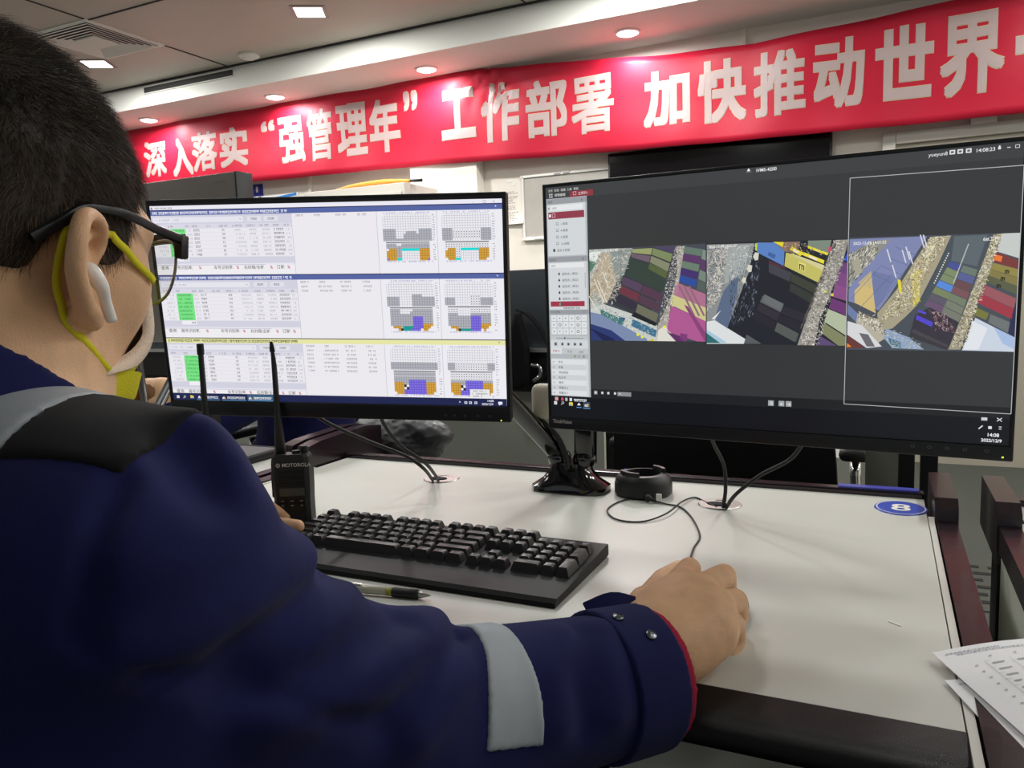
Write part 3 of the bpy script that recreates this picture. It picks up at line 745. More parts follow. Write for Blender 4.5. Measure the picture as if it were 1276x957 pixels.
# ------------------------------------------------------------------ papers on the right corner
M_paper = mat('paper_white', '#f0f1f3', rough=.7); M_ink = mat('paper_ink', '#a9acb4', rough=.8)
def make_paper(c0, ang, label, zoff, table):
    r = thing('paper_sheet', label, 'paper', (c0[0], c0[1], DZ + zoff), 'printed sheets on the desk corner', ang)
    W_, H_ = .297, .21; n = 14
    def zz(x, y): return .012 * math.sin(min(1, x / .10) * 1.57) * (1 if zoff > .003 else .5) + .0015
    vs = [(W_ * i / n, -H_ * k / n, zz(W_ * i / n, H_ * k / n)) for i in range(n + 1) for k in range(n + 1)]
    fs = [[i * (n + 1) + k, i * (n + 1) + k + 1, (i + 1) * (n + 1) + k + 1, (i + 1) * (n + 1) + k] for i in range(n) for k in range(n)]
    b = MB(); b.add(vs, fs); b.add([(x, y, z - .0004) for x, y, z in vs], [f[::-1] for f in fs]); b.build('sheet', M_paper, r, local=True, smooth=True)
    b = MB()
    def q(x0, y0, x1, y1, dz=.0006): b.add([(x0, -y0, zz(x0, y0) + dz), (x0, -y1, zz(x0, y1) + dz), (x1, -y1, zz(x1, y1) + dz), (x1, -y0, zz(x1, y0) + dz)], [[0, 1, 2, 3]])
    random.seed(5)
    for i, yy in enumerate((.008, .0115)):
        x = .008 + .008 * i
        while x < .055 + .03 * i:
            w = random.uniform(.0012, .0032); q(x, yy, x + w, yy + .0015); x += w + .0010
    if table:
        for k in range(16): q(.030, .030 + k * .0105, .285, .0303 + k * .0105)
        for k in range(12): 
            x = .030 + k * .0215
            for m in range(15): q(x, .030 + m * .0105, x + .0004, .0405 + m * .0105)
        for k in range(15):
            q(.020, .034 + k * .0105, .0225, .0354 + k * .0105)
            for m in range(11):
                if random.random() < .85: q(.034 + m * .0215, .034 + k * .0105, .034 + m * .0215 + random.uniform(.006, .011), .0355 + k * .0105)
        for m in range(11): q(.038 + m * .0215, .022, .0405 + m * .0215, .0234)
    b.build('print', M_ink, r, local=True)
    return r
make_paper(at_z((1177, 849), DZ + .002), math.radians(20), 'lower printed sheet peeking out beneath the table printout', .0015, False)
make_paper(at_z((1161, 815), DZ + .006), math.radians(24), 'printed sheet with a data table on top at the right desk corner', .006, True)
b = MB(); cp = at_z((1115, 777), DZ + .0005); b.box(cp, (.014, .0016, .0008), rot=Matrix.Rotation(math.radians(-38), 3, 'Z')); tag(b.build('tape_scrap', M_frame), 'tiny sliver of white tape on the bare desk', 'scrap')
# ------------------------------------------------------------------ the two monitors
MW, MH, MT = .54, .3279, .020
class Mon:
    def __init__(s, TL, u, v):
        s.TL = np.array(TL) + C0; s.u = np.array(u) / np.linalg.norm(u); v = np.array(v) - s.u * (np.array(v) @ s.u); s.v = v / np.linalg.norm(v); s.n = np.cross(s.u, s.v)   # n points away from the viewer
    def p(s, a, c, out=0.0):
        """millimetres across, millimetres down, metres out of the glass"""
        return s.TL + s.u * a * .001 + s.v * c * .001 - s.n * out
    def px(s, q):
        d = ray(q); t = ((s.TL - C0) @ s.n) / (d @ s.n); P = C0 + d * t - s.TL
        return P @ s.u * 1000, P @ s.v * 1000
LM = Mon((-.9875, .8275, .1586), (.9593, .2808, -.0311), (-.0634, .1068, -.9923))
RM = Mon((-.4123, .9717, .1450), (.9972, -.0742, -.0107), (-.0092, .0205, -.9997))
M_case = mat('monitor_casing', '#1a1b1e', rough=.42, spec=.45, bump=.12, bscale=900)
M_logo = mat('logo_grey', '#e2ddd8', rough=.4)
M_icon = mat('icon_grey', '#6d7075', rough=.5)
M_led = mat('power_led', '#d8e84a', emit='#d8f040', estr=2.0)
M_scrL = mat_attr_emit('screen_light', .95, rough=.5)
M_scrR = mat_attr_emit('screen_dark', .95, rough=.28, spec=.5)
class Scr:
    """screen picture: coloured patches on the glass, stacked a hair apart"""
    def __init__(s, mon): s.m = mon; s.b = MB()
    def poly(s, pts, col, L=1):
        s.b.add([s.m.p(a, c, .0003 + .00012 * L) for a, c in pts], [list(range(len(pts)))], 0, lin(col) if isinstance(col, str) else col)
    def rect(s, x0, y0, x1, y1, col, L=1): s.poly([(x0, y0), (x0, y1), (x1, y1), (x1, y0)], col, L)
    def line(s, p, q, w, col, L=3):
        p = np.array(p, float); q = np.array(q, float); d = q - p; d /= max(np.linalg.norm(d), 1e-9); n = np.array([-d[1], d[0]]) * w / 2
        s.poly([tuple(p + n), tuple(p - n), tuple(q - n), tuple(q + n)], col, L)
    def text(s, x, y, size, t, col, L=3, bold=.015, w=1.0):
        v, f = text_mesh(t, size, bold)
        s.b.add([s.m.p(x + a * w, y - c, .0003 + .00012 * L) for a, c in v], f, 0, lin(col))
    def dash(s, x0, y, x1, h, col, L=3, dens=.8, wmin=.7, wmax=1.9, gap=.45):
        """a row of small character strokes too fine to read"""
        x = x0
        while x < x1:
            w = random.uniform(wmin, wmax)
            if random.random() < dens:
                k = random.random()
                s.rect(x, y - h, x + w, y - h * .72, col, L); s.rect(x, y - h * .2, x + w, y, col, L) if k < .6 else None
                s.rect(x + w * .35, y - h, x + w * .35 + w * .3, y, col, L)
                if k > .4: s.rect(x, y - h * .62, x + w, y - h * .42, col, L)
            x += w + gap
def monitor(mon, label, scr_mat):
    c = mon.p(MW * 500, MH * 1000)
    r = thing('computer_monitor', label, 'monitor', tuple(c), 'desktop monitors on the double stand')
    rot = Matrix([list(mon.u), list(mon.n), list(-mon.v)]).transposed()      # local x right, y away, z up
    def bx(a0, c0, a1, c1, y0, y1, bev=0.0, b=None):
        b = b or MB(); ce = (mon.p((a0 + a1) / 2, (c0 + c1) / 2, -(y0 + y1) / 2)); b.box(ce, (abs(a1 - a0) / 1000, abs(y1 - y0), abs(c1 - c0) / 1000), bev=bev, rot=rot, seg=3); return b
    b = bx(0, 0, MW * 1000, MH * 1000, .0012, MT, .004); bx(90, 70, 450, 290, MT - .001, .045, .012, b); b.build('casing', M_case, r, auto=40)
    b = MB()
    bx(0, 0, MW * 1000, 4.5, -.0015, .004, .0015, b); bx(0, 0, 4.5, MH * 1000, -.0015, .004, .0015, b); bx(MW * 1000 - 4.5, 0, MW * 1000, MH * 1000, -.0015, .004, .0015, b)
    b.build('bezel', M_case, r, auto=40)
    b = bx(0, mon.chin, MW * 1000, MH * 1000, -.0022, .004, .0015); b.build('chin', M_case, r, auto=40)
    v, f = text_mesh('ThinkVision', 7.0, .018); b = MB(); b.add([mon.p(mon.lx + a * .86, mon.ly - cc, .0026) for a, cc in v], f); b.build('logo', M_logo, r)
    b = MB()
    for k, a in enumerate(mon.icons):
        for q in range(12):
            t0, t1 = 2 * math.pi * q / 12, 2 * math.pi * (q + 1) / 12
            ro, ri = 2.1, 1.5
            b.add([mon.p(a + ro * math.cos(t0), mon.iy + ro * .8 * math.sin(t0), .0026), mon.p(a + ro * math.cos(t1), mon.iy + ro * .8 * math.sin(t1), .0026), mon.p(a + ri * math.cos(t1), mon.iy + ri * .8 * math.sin(t1), .0026), mon.p(a + ri * math.cos(t0), mon.iy + ri * .8 * math.sin(t0), .0026)], [[0, 3, 2, 1]])
    b.build('button_icons', M_icon, r)
    b = bx(mon.led[0] - .8, mon.led[1] - .7, mon.led[0] + .8, mon.led[1] + .7, -.0030, -.002, .0002); o = b.build('power_light', M_led, r); o['label'] = 'tiny yellow-green power light'
    return r
for m_, pl_, pi_, led_ in ((LM, (219.5, 511.5), [(556, 520.5), (567, 521), (580, 521), (596, 521.5), (611, 522)], (625, 523.5)), (RM, (690, 521.5), [(1137, 559), (1158, 561), (1180, 563), (1202, 566), (1229, 568)], (1249, 573.5))):
    m_.lx, m_.ly = m_.px(pl_); ii = [m_.px(q) for q in pi_]; m_.icons = [q[0] for q in ii]; m_.iy = np.mean([q[1] for q in ii]); m_.led = m_.px(led_)
LM.chin = 304.5; RM.chin = 311.5
RM.ly = max(RM.ly, 319.5); RM.iy = 318.0; RM.led = (RM.led[0], 323.5); LM.iy = min(LM.iy, 319)
O_L = monitor(LM, 'left monitor with a bright white schedule table and stowage charts', M_scrL)
O_R = monitor(RM, 'right monitor with dark video software showing three container camera views', M_scrR)

# ---- left picture
random.seed(11)
S = Scr(LM)
WHT, LAV, TXT, PALE = '#eceaf4', '#d6d5e4', '#85848f', '#bdbcc8'
S.rect(4.4, 4.4, 535.6, 304.6, '#07070a', 0)
S.rect(6, 9, 534, 303.4, WHT, 1)
S.rect(6, 9, 534, 16, '#f0eef8', 2); S.dash(14, 14, 42, 2.6, '#8f8f9a', 4, .9); S.rect(7.5, 11, 10.5, 14.4, '#9a9aa8', 4)
for x, k in ((492, '–'), (507, '□'), (521, '×')): S.text(x, 14.5, 5.2, k, '#8a8894', 4, .0)
def table(y, n2, barc, dark):
    S.rect(6, y - 1.2, 534, y + .0, '#23244f', 3)
    S.rect(6, y, 534, y + 7, barc, 3)
    tc = '#f4f4ff' if dark else '#4a4a33'
    x = 9
    for seg in (5, 24, 14, 22, 36, 8, 26, 6, 34, 30, 12, 12):
        S.dash(x, y + 5.6, x + seg - 2, 3.8, tc, 5, .95, 1.0, 2.2, .35); x += seg - .5
        if x > 218: break
    S.text(524, y + 5.4, 5, '*', tc, 5)
    S.rect(6, y + 7, 226, y + 25, LAV, 2)
    S.rect(9, y + 10, 152, y + 17.5, '#e9e9f2', 3); S.dash(12, y + 15.2, 50, 2.6, '#b9b8c6', 5, .7)
    S.line((146, y + 13), (149, y + 14.5), .6, TXT, 5)
    for x0 in (158, 184): S.rect(x0, y + 10.2, x0 + 22, y + 17.4, '#e4e4ee', 3); S.dash(x0 + 6, y + 15.4, x0 + 15, 3, '#77767f', 5, 1)
    S.rect(6, y + 20, 226, y + 26.5, '#dedde9', 3)
    for x0, x1 in ((11, 19), (32, 39), (58, 64), (70, 77), (91, 102), (113, 126), (134, 148), (156, 169), (177, 190), (197, 205), (214, 221)): S.dash(x0, y + 24.8, x1, 3, '#9d9cad', 5, .85)
    S.rect(6, y + 26.5, 226, y + 68, '#efedf3', 2)
    for k in range(7):
        yy = y + 30.6 + k * 5.9; sh = k * .25
        S.dash(13 + sh, yy, 27, 2.6, PALE, 5, .7)
        S.dash(60 + sh, yy, 68, 2.6, PALE, 5, .8); S.dash(72 + sh, yy, 81, 3.2, '#7d7c85', 5, .95)
        S.dash(117, yy, 121, 3, '#85848c', 5, 1); S.dash(137, yy, 153, 2.6, PALE, 5, .8); S.dash(160, yy, 171, 2.8, '#b4b3bd', 5, .8); S.dash(180, yy, 192, 2.8, '#b4b3bd', 5, .8)
        S.dash(198, yy, 213, 3.2, '#7d7c85', 5, .95); S.dash(217, yy, 223, 2.6, PALE, 5, .8)
        S.rect(6, yy + 1.3, 226, yy + 1.6, '#dcdae4', 3)
    S.rect(32, y + 26.6, 59, y + 67.4, '#7be787', 4)
    for k in range(7): S.dash(34, y + 30.9 + k * 5.9, 56, 3.0, '#4aa55f', 6, .9)
    S.rect(6, y + 68, 226, y + 77.5, LAV, 2); S.rect(36, y + 68, 60, y + 74, '#f3f2f8', 3); S.dash(52, y + 72.4, 57, 2.4, '#55545f', 5)
    S.rect(6, y + 79.2, 180, y + 80.0, '#c3c2d2', 4)
    S.rect(6, y + 80.5, 226, y + 94, '#f3f1f5', 2)
    for x0, t in ((10, '·查询'), (32, '箱号识别率:'), (97, '车号识别率:'), (145, '右封箱/全舱'), (196, '订舱')):
        S.text(x0 + 1, y + 85.6, 6.4 if len(t) < 6 else 6.0, t, '#6a6664', 5, .008)
    for x0 in (74, 134, 187, 214): S.text(x0, y + 85.6, 6, '%', '#c23b55', 5, .02)
    # middle list
    S.rect(227, y + 7, 353.5, y + 94, '#f1eef3', 2); S.rect(226, y + 7, 226.8, y + 94, '#c9c7d5', 4)
    for x0, x1 in ((232, 244), (261, 270), (293, 309), (326, 338)): S.dash(x0, y + 12, x1, 3, '#a3a2ae', 5, .9)
    for k in range(n2):
        yy = y + 18.5 + k * 6.2
        for x0, x1 in ((233, 243), (259, 281), (294, 309), (328, 340)): S.dash(x0, yy, x1, 2.8, '#a09fa8', 5, .85)
def chart(x0, y0, w, h, spec, dotted):
    """stowage grid; spec per row: string of cell codes"""
    nc = max(len(r) for r in spec); nr = len(spec); cw = w / nc; chh = h / nr
    pal = {'w': '#f2f1f6', 'g': '#b4b5bd', 'o': '#d9a441', 'p': '#8270e4', 'c': '#18e0dc', 't': '#1f9d97', 'k': '#30303a', 'l': '#c3c4cb', 'm': '#a07ca8'}
    for r, row in enumerate(spec):
        for c, ch in enumerate(row):
            if ch == '.': continue
            X, Y = x0 + c * cw, y0 + r * chh
            if ch == '=': S.rect(X, Y + chh * .35, X + cw, Y + chh * .75, '#5c5f60', 5); continue
            S.rect(X, Y, X + cw, Y + chh, {'w': '#c3c3cd', 'g': '#8f909a', 'o': '#a97e2c', 'p': '#5f4fc0', 'c': '#18e0dc', 't': '#1f9d97', 'k': '#30303a', 'l': '#9d9ea8', 'm': '#a07ca8', 'd': '#c9c9d1'}[ch], 3)
            if ch == 'd':
                S.rect(X + .35, Y + .35, X + cw - .15, Y + chh - .15, '#f2f1f6', 4); S.rect(X + cw * .35, Y + chh * .35, X + cw * .72, Y + chh * .72, '#55565f', 5)
            else: S.rect(X + .45, Y + .45, X + cw - .2, Y + chh - .2, pal[ch], 4)
    S.dash(x0 + 2, y0 - .8, x0 + w - 2, 1.6, '#a39fd0', 5, .7); S.dash(x0 + 4, y0 + h + 2.4, x0 + w, 1.8, '#a39fd0', 5, .7)
    for r in range(nr): 
        if r != 11: S.dash(x0 + w + 1.5, y0 + (r + .8) * chh, x0 + w + 4.5, 1.5, '#7a7990', 5, .9)
def chart_frame(x0, y0, x1, y1): S.rect(x0, y0, x1, y1, '#f1f0f6', 2); S.rect(x0 - .4, y0, x0 + .3, y1, '#c2c1d0', 4)
W6 = ['.' + 'w' * 17 + '.'] + ['w' * 19] * 5
A1 = W6 + ['g' * 5 + 'w' * 9 + 'g' * 5, 'g' * 5 + 'w' * 4 + 'g' * 4 + 'w' + 'g' * 5, 'g' * 5 + 'w' * 3 + 'g' * 11, 'g' * 5 + 'w' * 3 + 'g' * 11, 'g' * 19, '.' + '=' * 17 + '.', '.' + 'gggg' + 'ww' + 'g' * 11 + '.', '.' + 'g' * 17 + '.', '.' + 'woooggcccccccoooo'[:17].ljust(17, 'o') + '.', '.' + 'oooogg' + 'w' * 7 + 'oooo.', '.' + 'oooogg' + 'w' * 7 + 'oooo.', '.' + 'oooogg' + 'w' * 7 + 'oooo.', '.' + 'moooccwwwwwwwooom.']
B1 = W6 + ['g' * 4 + 'w' * 11 + 'g' * 4, 'g' * 4 + 'd' * 11 + 'g' * 4, 'g' * 4 + 'd' * 11 + 'g' * 4, 'g' * 4 + 'd' * 11 + 'g' * 4, 'g' * 4 + 'w' * 11 + 'g' * 4, '.' + '=' * 17 + '.', '.' + 'd' * 17 + '.', '.' + 'd' * 17 + '.', '.wooodd' + 'c' * 7 + 'oooo.', '.oooodd' + 'w' * 7 + 'oooo.', '.oooodd' + 'w' * 7 + 'oooo.', '.oooodd' + 'w' * 7 + 'oooo.', '..ooocc' + 'w' * 7 + 'ooo..']
A2 = W6[:5] + ['w' * 10 + 'g' * 4 + 'w' * 5, 'gggggwwwww' + 'g' * 9, 'gggggwwwww' + 'g' * 9, 'gggggwwwww' + 'g' * 9, 'gggggwwwww' + 'g' * 9, '.' + '=' * 17 + '.', '.ggggwwwww' + 'g' * 8 + '.', '.' + 'g' * 4 + 'w' * 4 + 'g' * 9 + '.', '.' + 'g' * 17 + '.', '.' + 'g' * 9 + 'pppp' + 'gggg.', '.' + 'g' * 9 + 'pppp' + 'gggg.', '.' + 'g' * 9 + 'pppp' + 'gggg.', '.' + 'g' * 9 + 'pppp' + 'oooo.', '..ooogttttppppooo..', '....oktttpppp.oo...'[:19]]
B2 = W6[:5] + ['w' * 10 + 'd' * 4 + 'w' * 5, 'ggggwwwwwwdddd' + 'ggggg', 'ggggwwwwwwdddd' + 'ggggg', 'ggggwwwwwwdddd' + 'ggggg', '.' + '=' * 17 + '.', '.ddddwwwwwdddddddd.', '.ddddwwwwwdddddddd.', '.ggggwwwww' + 'g' * 8 + '.', '.' + 'g' * 9 + 'pppp' + 'gggg.', '.' + 'g' * 9 + 'pppp' + 'gggg.', '.' + 'g' * 9 + 'pppp' + 'gggg.', '.' + 'g' * 9 + 'pppp' + 'oooo.', '..ooogggggppppooo..', '....okttttpppp.o...']
A3 = W6 + ['g' * 19] * 3 + ['.' + '=' * 17 + '.', '.' + 'g' * 17 + '.', '.' + 'l' * 17 + '.', '.' + 'g' * 17 + '.', '.ggggggppppppp' + 'gggg.', '.ooooggppppppp' + 'oooo.', '.ooookwppppppp' + 'oooo.', '.oooowkppppppp' + 'oooo.', '.ooooppppppppp' + 'oooo.', '..oooppppppppp' + 'ooo..']
B3 = W6 + ['ggg' + 'd' * 13 + 'ggg'] * 3 + ['.' + '=' * 17 + '.', '.' + 'd' * 17 + '.', '.' + 'd' * 17 + '.', '.' + 'd' * 17 + '.', '.ggggggppppppp' + 'gggg.', '.ooooggppppppp' + 'oooo.', '.ooookwppppppp' + 'oooo.', '.oooowkppppppp' + 'oooo.', '.ooooppppppppp' + 'oooo.', '..oooppppppppp' + 'ooo..']
table(16, 0, '#5767a6', True); table(111.2, 2, '#5767a6', True); table(206.4, 6, '#ecebab', False)
for y, a, c in ((16, A1, B1), (111.2, A2, B2), (206.4, A3, B3)):
    chart_frame(354, y + 7, 440.5, y + 94); chart_frame(441, y + 7, 533.6, y + 94)
    chart(362, y + 11, 71, 65 if y < 20 else 71, a, False); chart(448, y + 11, 70, 65 if y < 20 else 71, c, True)
S.rect(480, 279, 509, 292, '#efeef0', 7); S.dash(483, 283, 503, 2.4, '#8c8b93', 8, .8); S.dash(483, 287, 506, 2.4, '#8c8b93', 8, .8); S.dash(483, 290.8, 500, 2.4, '#8c8b93', 8, .8)
def taskbar(S, x0, x1, y0, y1, col, items, tray):
    S.rect(x0, y0, x1, y1, col, 8); yc = (y0 + y1) / 2 + 1
    x = x0 + 6
    for a in (0, 2.3):
        for c in (0, 2.3): S.rect(x + a, yc - 2.4 + c, x + a + 2, yc - .4 + c, '#f4f4f8', 9)
    x += 11
    for k in range(10):
        t0, t1 = 2 * math.pi * k / 10, 2 * math.pi * (k + 1) / 10
        S.line((x + 2.5 + 1.5 * math.cos(t0), yc - .8 + 1.5 * math.sin(t0)), (x + 2.5 + 1.5 * math.cos(t1), yc - .8 + 1.5 * math.sin(t1)), .5, '#e8e8ef', 9)
    S.line((x + 1.4, yc + .4), (x, yc + 2.2), .6, '#e8e8ef', 9)
    x += 12
    S.rect(x, yc - 2.4, x + 5.4, yc + 1.8, '#f2d34c', 9); S.rect(x, yc - 3, x + 2.4, yc - 2.2, '#f2d34c', 9); S.rect(x + 1.4, yc, x + 4, yc + 1.8, '#6aa6e0', 10)
    x += 11
    for w, kind in items:
        if kind == 2: S.rect(x - .8, y0 + .6, x + w - .8, y1 - .4, '#3f5f80', 8.5)
        S.rect(x, y1 - 1.0, x + w - 2, y1 - .3, '#6fb0e8', 9)
        if kind == 0: S.poly([(x + 4, yc - 2.8), (x + 1.4, yc + .8), (x + 6.6, yc + .8)], '#f4f4f8', 9); S.rect(x + 1.2, yc + 1.2, x + 6.8, yc + 1.8, '#c9c9d4', 9)
        else: S.rect(x + 1, yc - .6, x + 4, yc + 1.8, '#e4e4ea', 9); S.poly([(x + 3.6, yc - 2.6), (x + 2.2, yc), (x + 5, yc)], '#f0efe6', 9); S.rect(x + 4.2, yc - .2, x + 6.4, yc + 1.9, '#e8b53c', 9)
        if w > 15: S.dash(x + 9, yc + 1.6, x + w - 5, 3.4, '#e9eef6', 9, 1, 1.2, 2.4, .3)
        x += w + 1.5
taskbar(S, 6, 534, 292.6, 303.6, '#1f2650', [(40, 0), (42, 1), (42, 2)], True)
S.text(505, 297.5, 4.4, '14:08', '#eef0f8', 9, .02); S.text(497, 302.4, 4.2, '2022/12/9', '#eef0f8', 9, .02)
S.text(463, 300.6, 5, '^', '#eef0f8', 9, .02)
for x in (471, 478, 486): S.rect(x, 297.4, x + 4.2, 301, '#dfe2ee', 9); S.rect(x + 1.2, 298.4, x + 3, 300, '#39406a', 10)
S.rect(521.5, 297, 527.5, 301, '#f2f3fa', 9); S.poly([(523, 301), (525, 301), (523, 303)], '#f2f3fa', 9)
o = S.b.build('screen', M_scrL, O_L)

# ---- right picture
random.seed(21)
S = Scr(RM); LT = '#dfe1e2'
S.rect(4.4, 4.4 if True else 0, 535.6, 311.6, '#060608', 0)
S.rect(4.6, 4.6, 535.4, 311.4, '#333537', 1)
S.rect(4.6, 4.6, 535.4, 20, '#3b3d3f', 2)
S.rect(4.6, 271, 535.4, 283, '#1b1d20', 2); S.rect(4.6, 283, 535.4, 311.4, '#0b0d14', 2)
for x, t in ((8.5, '文件'), (17.5, '系统'), (27, '视图'), (36, '工具'), (45.5, '帮助')): S.text(x, 10.6, 3.6, t, '#d6d6d4', 5, .004)
S.text(18, 16.8, 4.0, '控制面板', '#e6e6e4', 5, .004); S.rect(40, 12, 73, 19.4, '#8f3440', 4); S.text(52, 17.0, 4.0, '主预览1', '#f0dada', 5, .004)
for x, y in ((10, 13), (13, 13), (10, 16), (13, 16)): S.rect(x, y, x + 2, y + 2, '#c9c9c7', 5)
for a, c in (((45, 13), (49, 13)), ((49, 13), (49, 17)), ((49, 17), (45, 17)), ((45, 17), (45, 13))): S.line(a, c, .5, '#e8caca', 5)
S.text(277, 10, 5.2, 'iVMS-4200', '#eeeeee', 5, .012); S.poly([(268.5, 4.9), (266.5, 8.2), (270.5, 8.2)], '#f2f2f2', 5); S.rect(265.6, 9, 271.4, 9.6, '#8b8b8b', 5)
S.text(452, 11.2, 5.2, 'yueyun8', '#e2e2e2', 5, .008); S.text(494, 11.2, 5.0, '14:08:23', '#eaeaea', 5, .01)
for x in (471, 478, 485.5):
    S.rect(x, 6.6, x + 5, 11, '#e3e3e3', 5); S.rect(x + 1.2, 7.8, x + 3.8, 9.8, '#55585a', 6)
S.rect(513.4, 8, 515.8, 10.4, '#e3e3e3', 5); S.rect(513.9, 6.6, 515.3, 8, '#e3e3e3', 5)
S.rect(521, 9, 524, 9.7, '#e3e3e3', 5); S.line((528, 7.6), (531.4, 7.6), .5, '#e3e3e3', 5); S.line((531.4, 7.6), (531.4, 10.4), .5, '#e3e3e3', 5); S.line((528, 7.6), (528, 10.4), .5, '#e3e3e3', 5); S.line((528, 10.4), (531.4, 10.4), .5, '#e3e3e3', 5)
# sidebar
S.rect(5.4, 19.4, 64, 282, '#b9bdc1', 3)
def sec(y, h, t): S.rect(5.4, y, 64, y + h, '#9a9ea3', 4); S.text(8, y + h - 2, 3.4, t, '#55595e', 6, .0); S.poly([(56, y + h - 2.4), (58, y + h - 2.4), (57, y + 2.2)], '#50545a', 6)
def box(y0, y1): S.rect(6.6, y0, 61.4, y1, '#d5d9dc', 4)
sec(20, 7, '视图'); box(27, 94)
S.rect(12, 28.6, 58, 35, '#e8ebec', 5); S.text(14, 33.4, 3.4, '搜索', '#8c9095', 6, .0); S.rect(8.2, 31, 10, 32.8, '#6c7075', 6)
S.rect(8, 37, 60, 46, '#92384b', 5); S.rect(9, 39.4, 12, 43.4, '#f0e4e6', 6); S.line((14, 39), (18, 39), .6, '#e6c3c9', 6); S.line((18, 39), (18, 43.6), .6, '#e6c3c9', 6); S.line((14, 43.6), (18, 43.6), .6, '#e6c3c9', 6); S.line((14, 39), (14, 43.6), .6, '#e6c3c9', 6)
for k, t in enumerate(('1-画面', '4-画面', '9-画面', '16-画面')):
    y = 54 + k * 8.6; S.rect(19, y - 3.4, 22.6, y, '#7f858b', 6); S.rect(19.6, y - 2.8, 22, y - .8, '#d5d9dc', 7); S.text(25.5, y, 3.8, t, '#565b61', 6, .004)
S.rect(14, 84.8, 17, 88.6, '#3c4046', 6); S.text(19.5, 88.4, 3.8, '自定义视图', '#565b61', 6, .004)
sec(95.4, 7, '监控点'); box(102.6, 165); S.rect(8, 104, 58, 110, '#e8ebec', 5); S.text(10, 108.6, 3.4, '搜索', '#8c9095', 6, 0)
for k in range(5):
    y = 119.4 + k * 8.2; S.rect(20.5, y - 2, 23, y, '#2c3036', 6); S.rect(21, y - 3.4, 22.5, y - 2, '#2c3036', 6); S.text(26, y, 3.7, '监控点1_岸边%d' % (k + 1), '#484d53', 6, .006)
S.rect(8, 154.2, 58, 161, '#a03449', 5); S.rect(21, 156, 23, 159.6, '#3fae86', 6); S.text(26, 160, 3.7, '监控点1_岸边6', '#8a2c40', 6, .006)
S.dash(27, 164.6, 50, 2.2, '#484d53', 6, .9)
S.rect(58.8, 117, 60.4, 137, '#b9bdc1', 6)
sec(165.6, 6, '云台控制')
for r in range(3):
    for c in range(6):
        x, y = 8.2 + c * 8.9, 172.6 + r * 8.9; S.rect(x, y, x + 7.9, y + 7.9, '#e2e5e7', 5)
        if c < 4 and not (r == 1 and c == 1): S.poly([(x + 3.2, y + 2.9), (x + 3.2, y + 5.1), (x + 5, y + 4)], '#34383d', 6)
        elif c == 5: S.rect(x + 3, y + 3.8, x + 5, y + 4.3, '#34383d', 6)
        else:
            for k in range(10):
                t0, t1 = 2 * math.pi * k / 10, 2 * math.pi * (k + 1) / 10; S.line((x + 4 + 1.8 * math.cos(t0), y + 4 + 1.8 * math.sin(t0)), (x + 4 + 1.8 * math.cos(t1), y + 4 + 1.8 * math.sin(t1)), .7, '#2c3036', 6)
S.rect(8, 200.5, 61, 206, '#c4c8cb', 4); S.rect(15, 203, 55, 203.7, '#7b8085', 6); S.rect(27, 201.8, 28.6, 204.8, '#5c6166', 6)
S.rect(6.6, 206, 61.4, 217, '#d5d9dc', 4)
for k, x in enumerate((14, 24, 33, 42.5, 51)): S.rect(x - 2.6, 208.6, x + 2.6, 214, '#bfc4c8' if k else '#aeb3b8', 5); S.rect(x - 1.3, 210, x + 1.3, 212.8, '#2b2f34', 6)
S.rect(6.6, 217, 61.4, 224.6, '#c4c8cb', 4); S.rect(6.6, 217, 23, 224.6, '#dde0e2', 5)
S.text(9, 222, 3.6, '预置点', '#a9525f', 6, 0); S.text(31, 222.6, 3.6, '轨迹', '#6c7176', 6, 0); S.text(48, 223, 3.6, '巡航', '#6c7176', 6, 0)
S.rect(6.6, 224.6, 61.4, 231, '#b4b9bd', 4); S.rect(41, 226.4, 43.4, 228.8, '#6b8f5a', 6); S.line((47, 229), (49.6, 226), .7, '#6c7176', 6); S.line((54, 226.4), (56.4, 229), .7, '#a43b3b', 6); S.line((54, 229), (56.4, 226.4), .7, '#a43b3b', 6)
box(231, 281)
for k, t in enumerate(('海头', '甲板', '顶右侧后', '右女号', '顺号', '预置点 6', '预置点 7')):
    y = 237.4 + k * 7; S.rect(7, y - 5.2, 58, y + 1.4, '#e0e3e5' if k % 2 == 0 else '#d0d3d6', 5); S.text(8.6, y - .4, 3.2, '%02d' % (k + 1), '#585c62', 6, 0); S.text(17, y - .2, 3.7, t, '#43474c', 6, .006)
# bottom controls
for k, x in enumerate((68.5, 78, 86.5, 96)): S.rect(x, 272.6, x + 5.4, 278, '#6f7478' if k == 0 else '#2a2d30', 4); S.rect(x + 1.2, 273.8, x + 4.2, 276.8, '#d8dadb', 5)
S.rect(102, 273, 121, 278.6, '#8d9194', 4); S.rect(104, 275, 107, 276.2, '#d8dadb', 5)
for x in (293, 305, 313): S.rect(x, 275, x + 6.4, 281.4, '#a5a8aa', 4); S.text(x + 1.4, 280.2, 4.6, {293: '↺', 305: '←', 313: '→'}[x], '#f2f2f2', 5, .02)
for k, x in enumerate((10.6, 20, 26, 32.6)): S.rect(x, 284.4 - (k == 0) * .6, x + (5 if k == 0 else 3.6), 288.6, ('#d7a0a0', '#c8506a', '#b9bcc0', '#e4e4e8')[k], 5)
S.dash(39, 288.6, 56, 3.4, '#e2e4e8', 5, 1, 1.2, 2.2, .3)
for k in range(1): pass
yb = 289.8
x = 9.4
for a in (0, 2.3):
    for c in (0, 2.3): S.rect(x + a, yb + c, x + a + 2, yb + 2 + c, '#f2f2f6', 9)
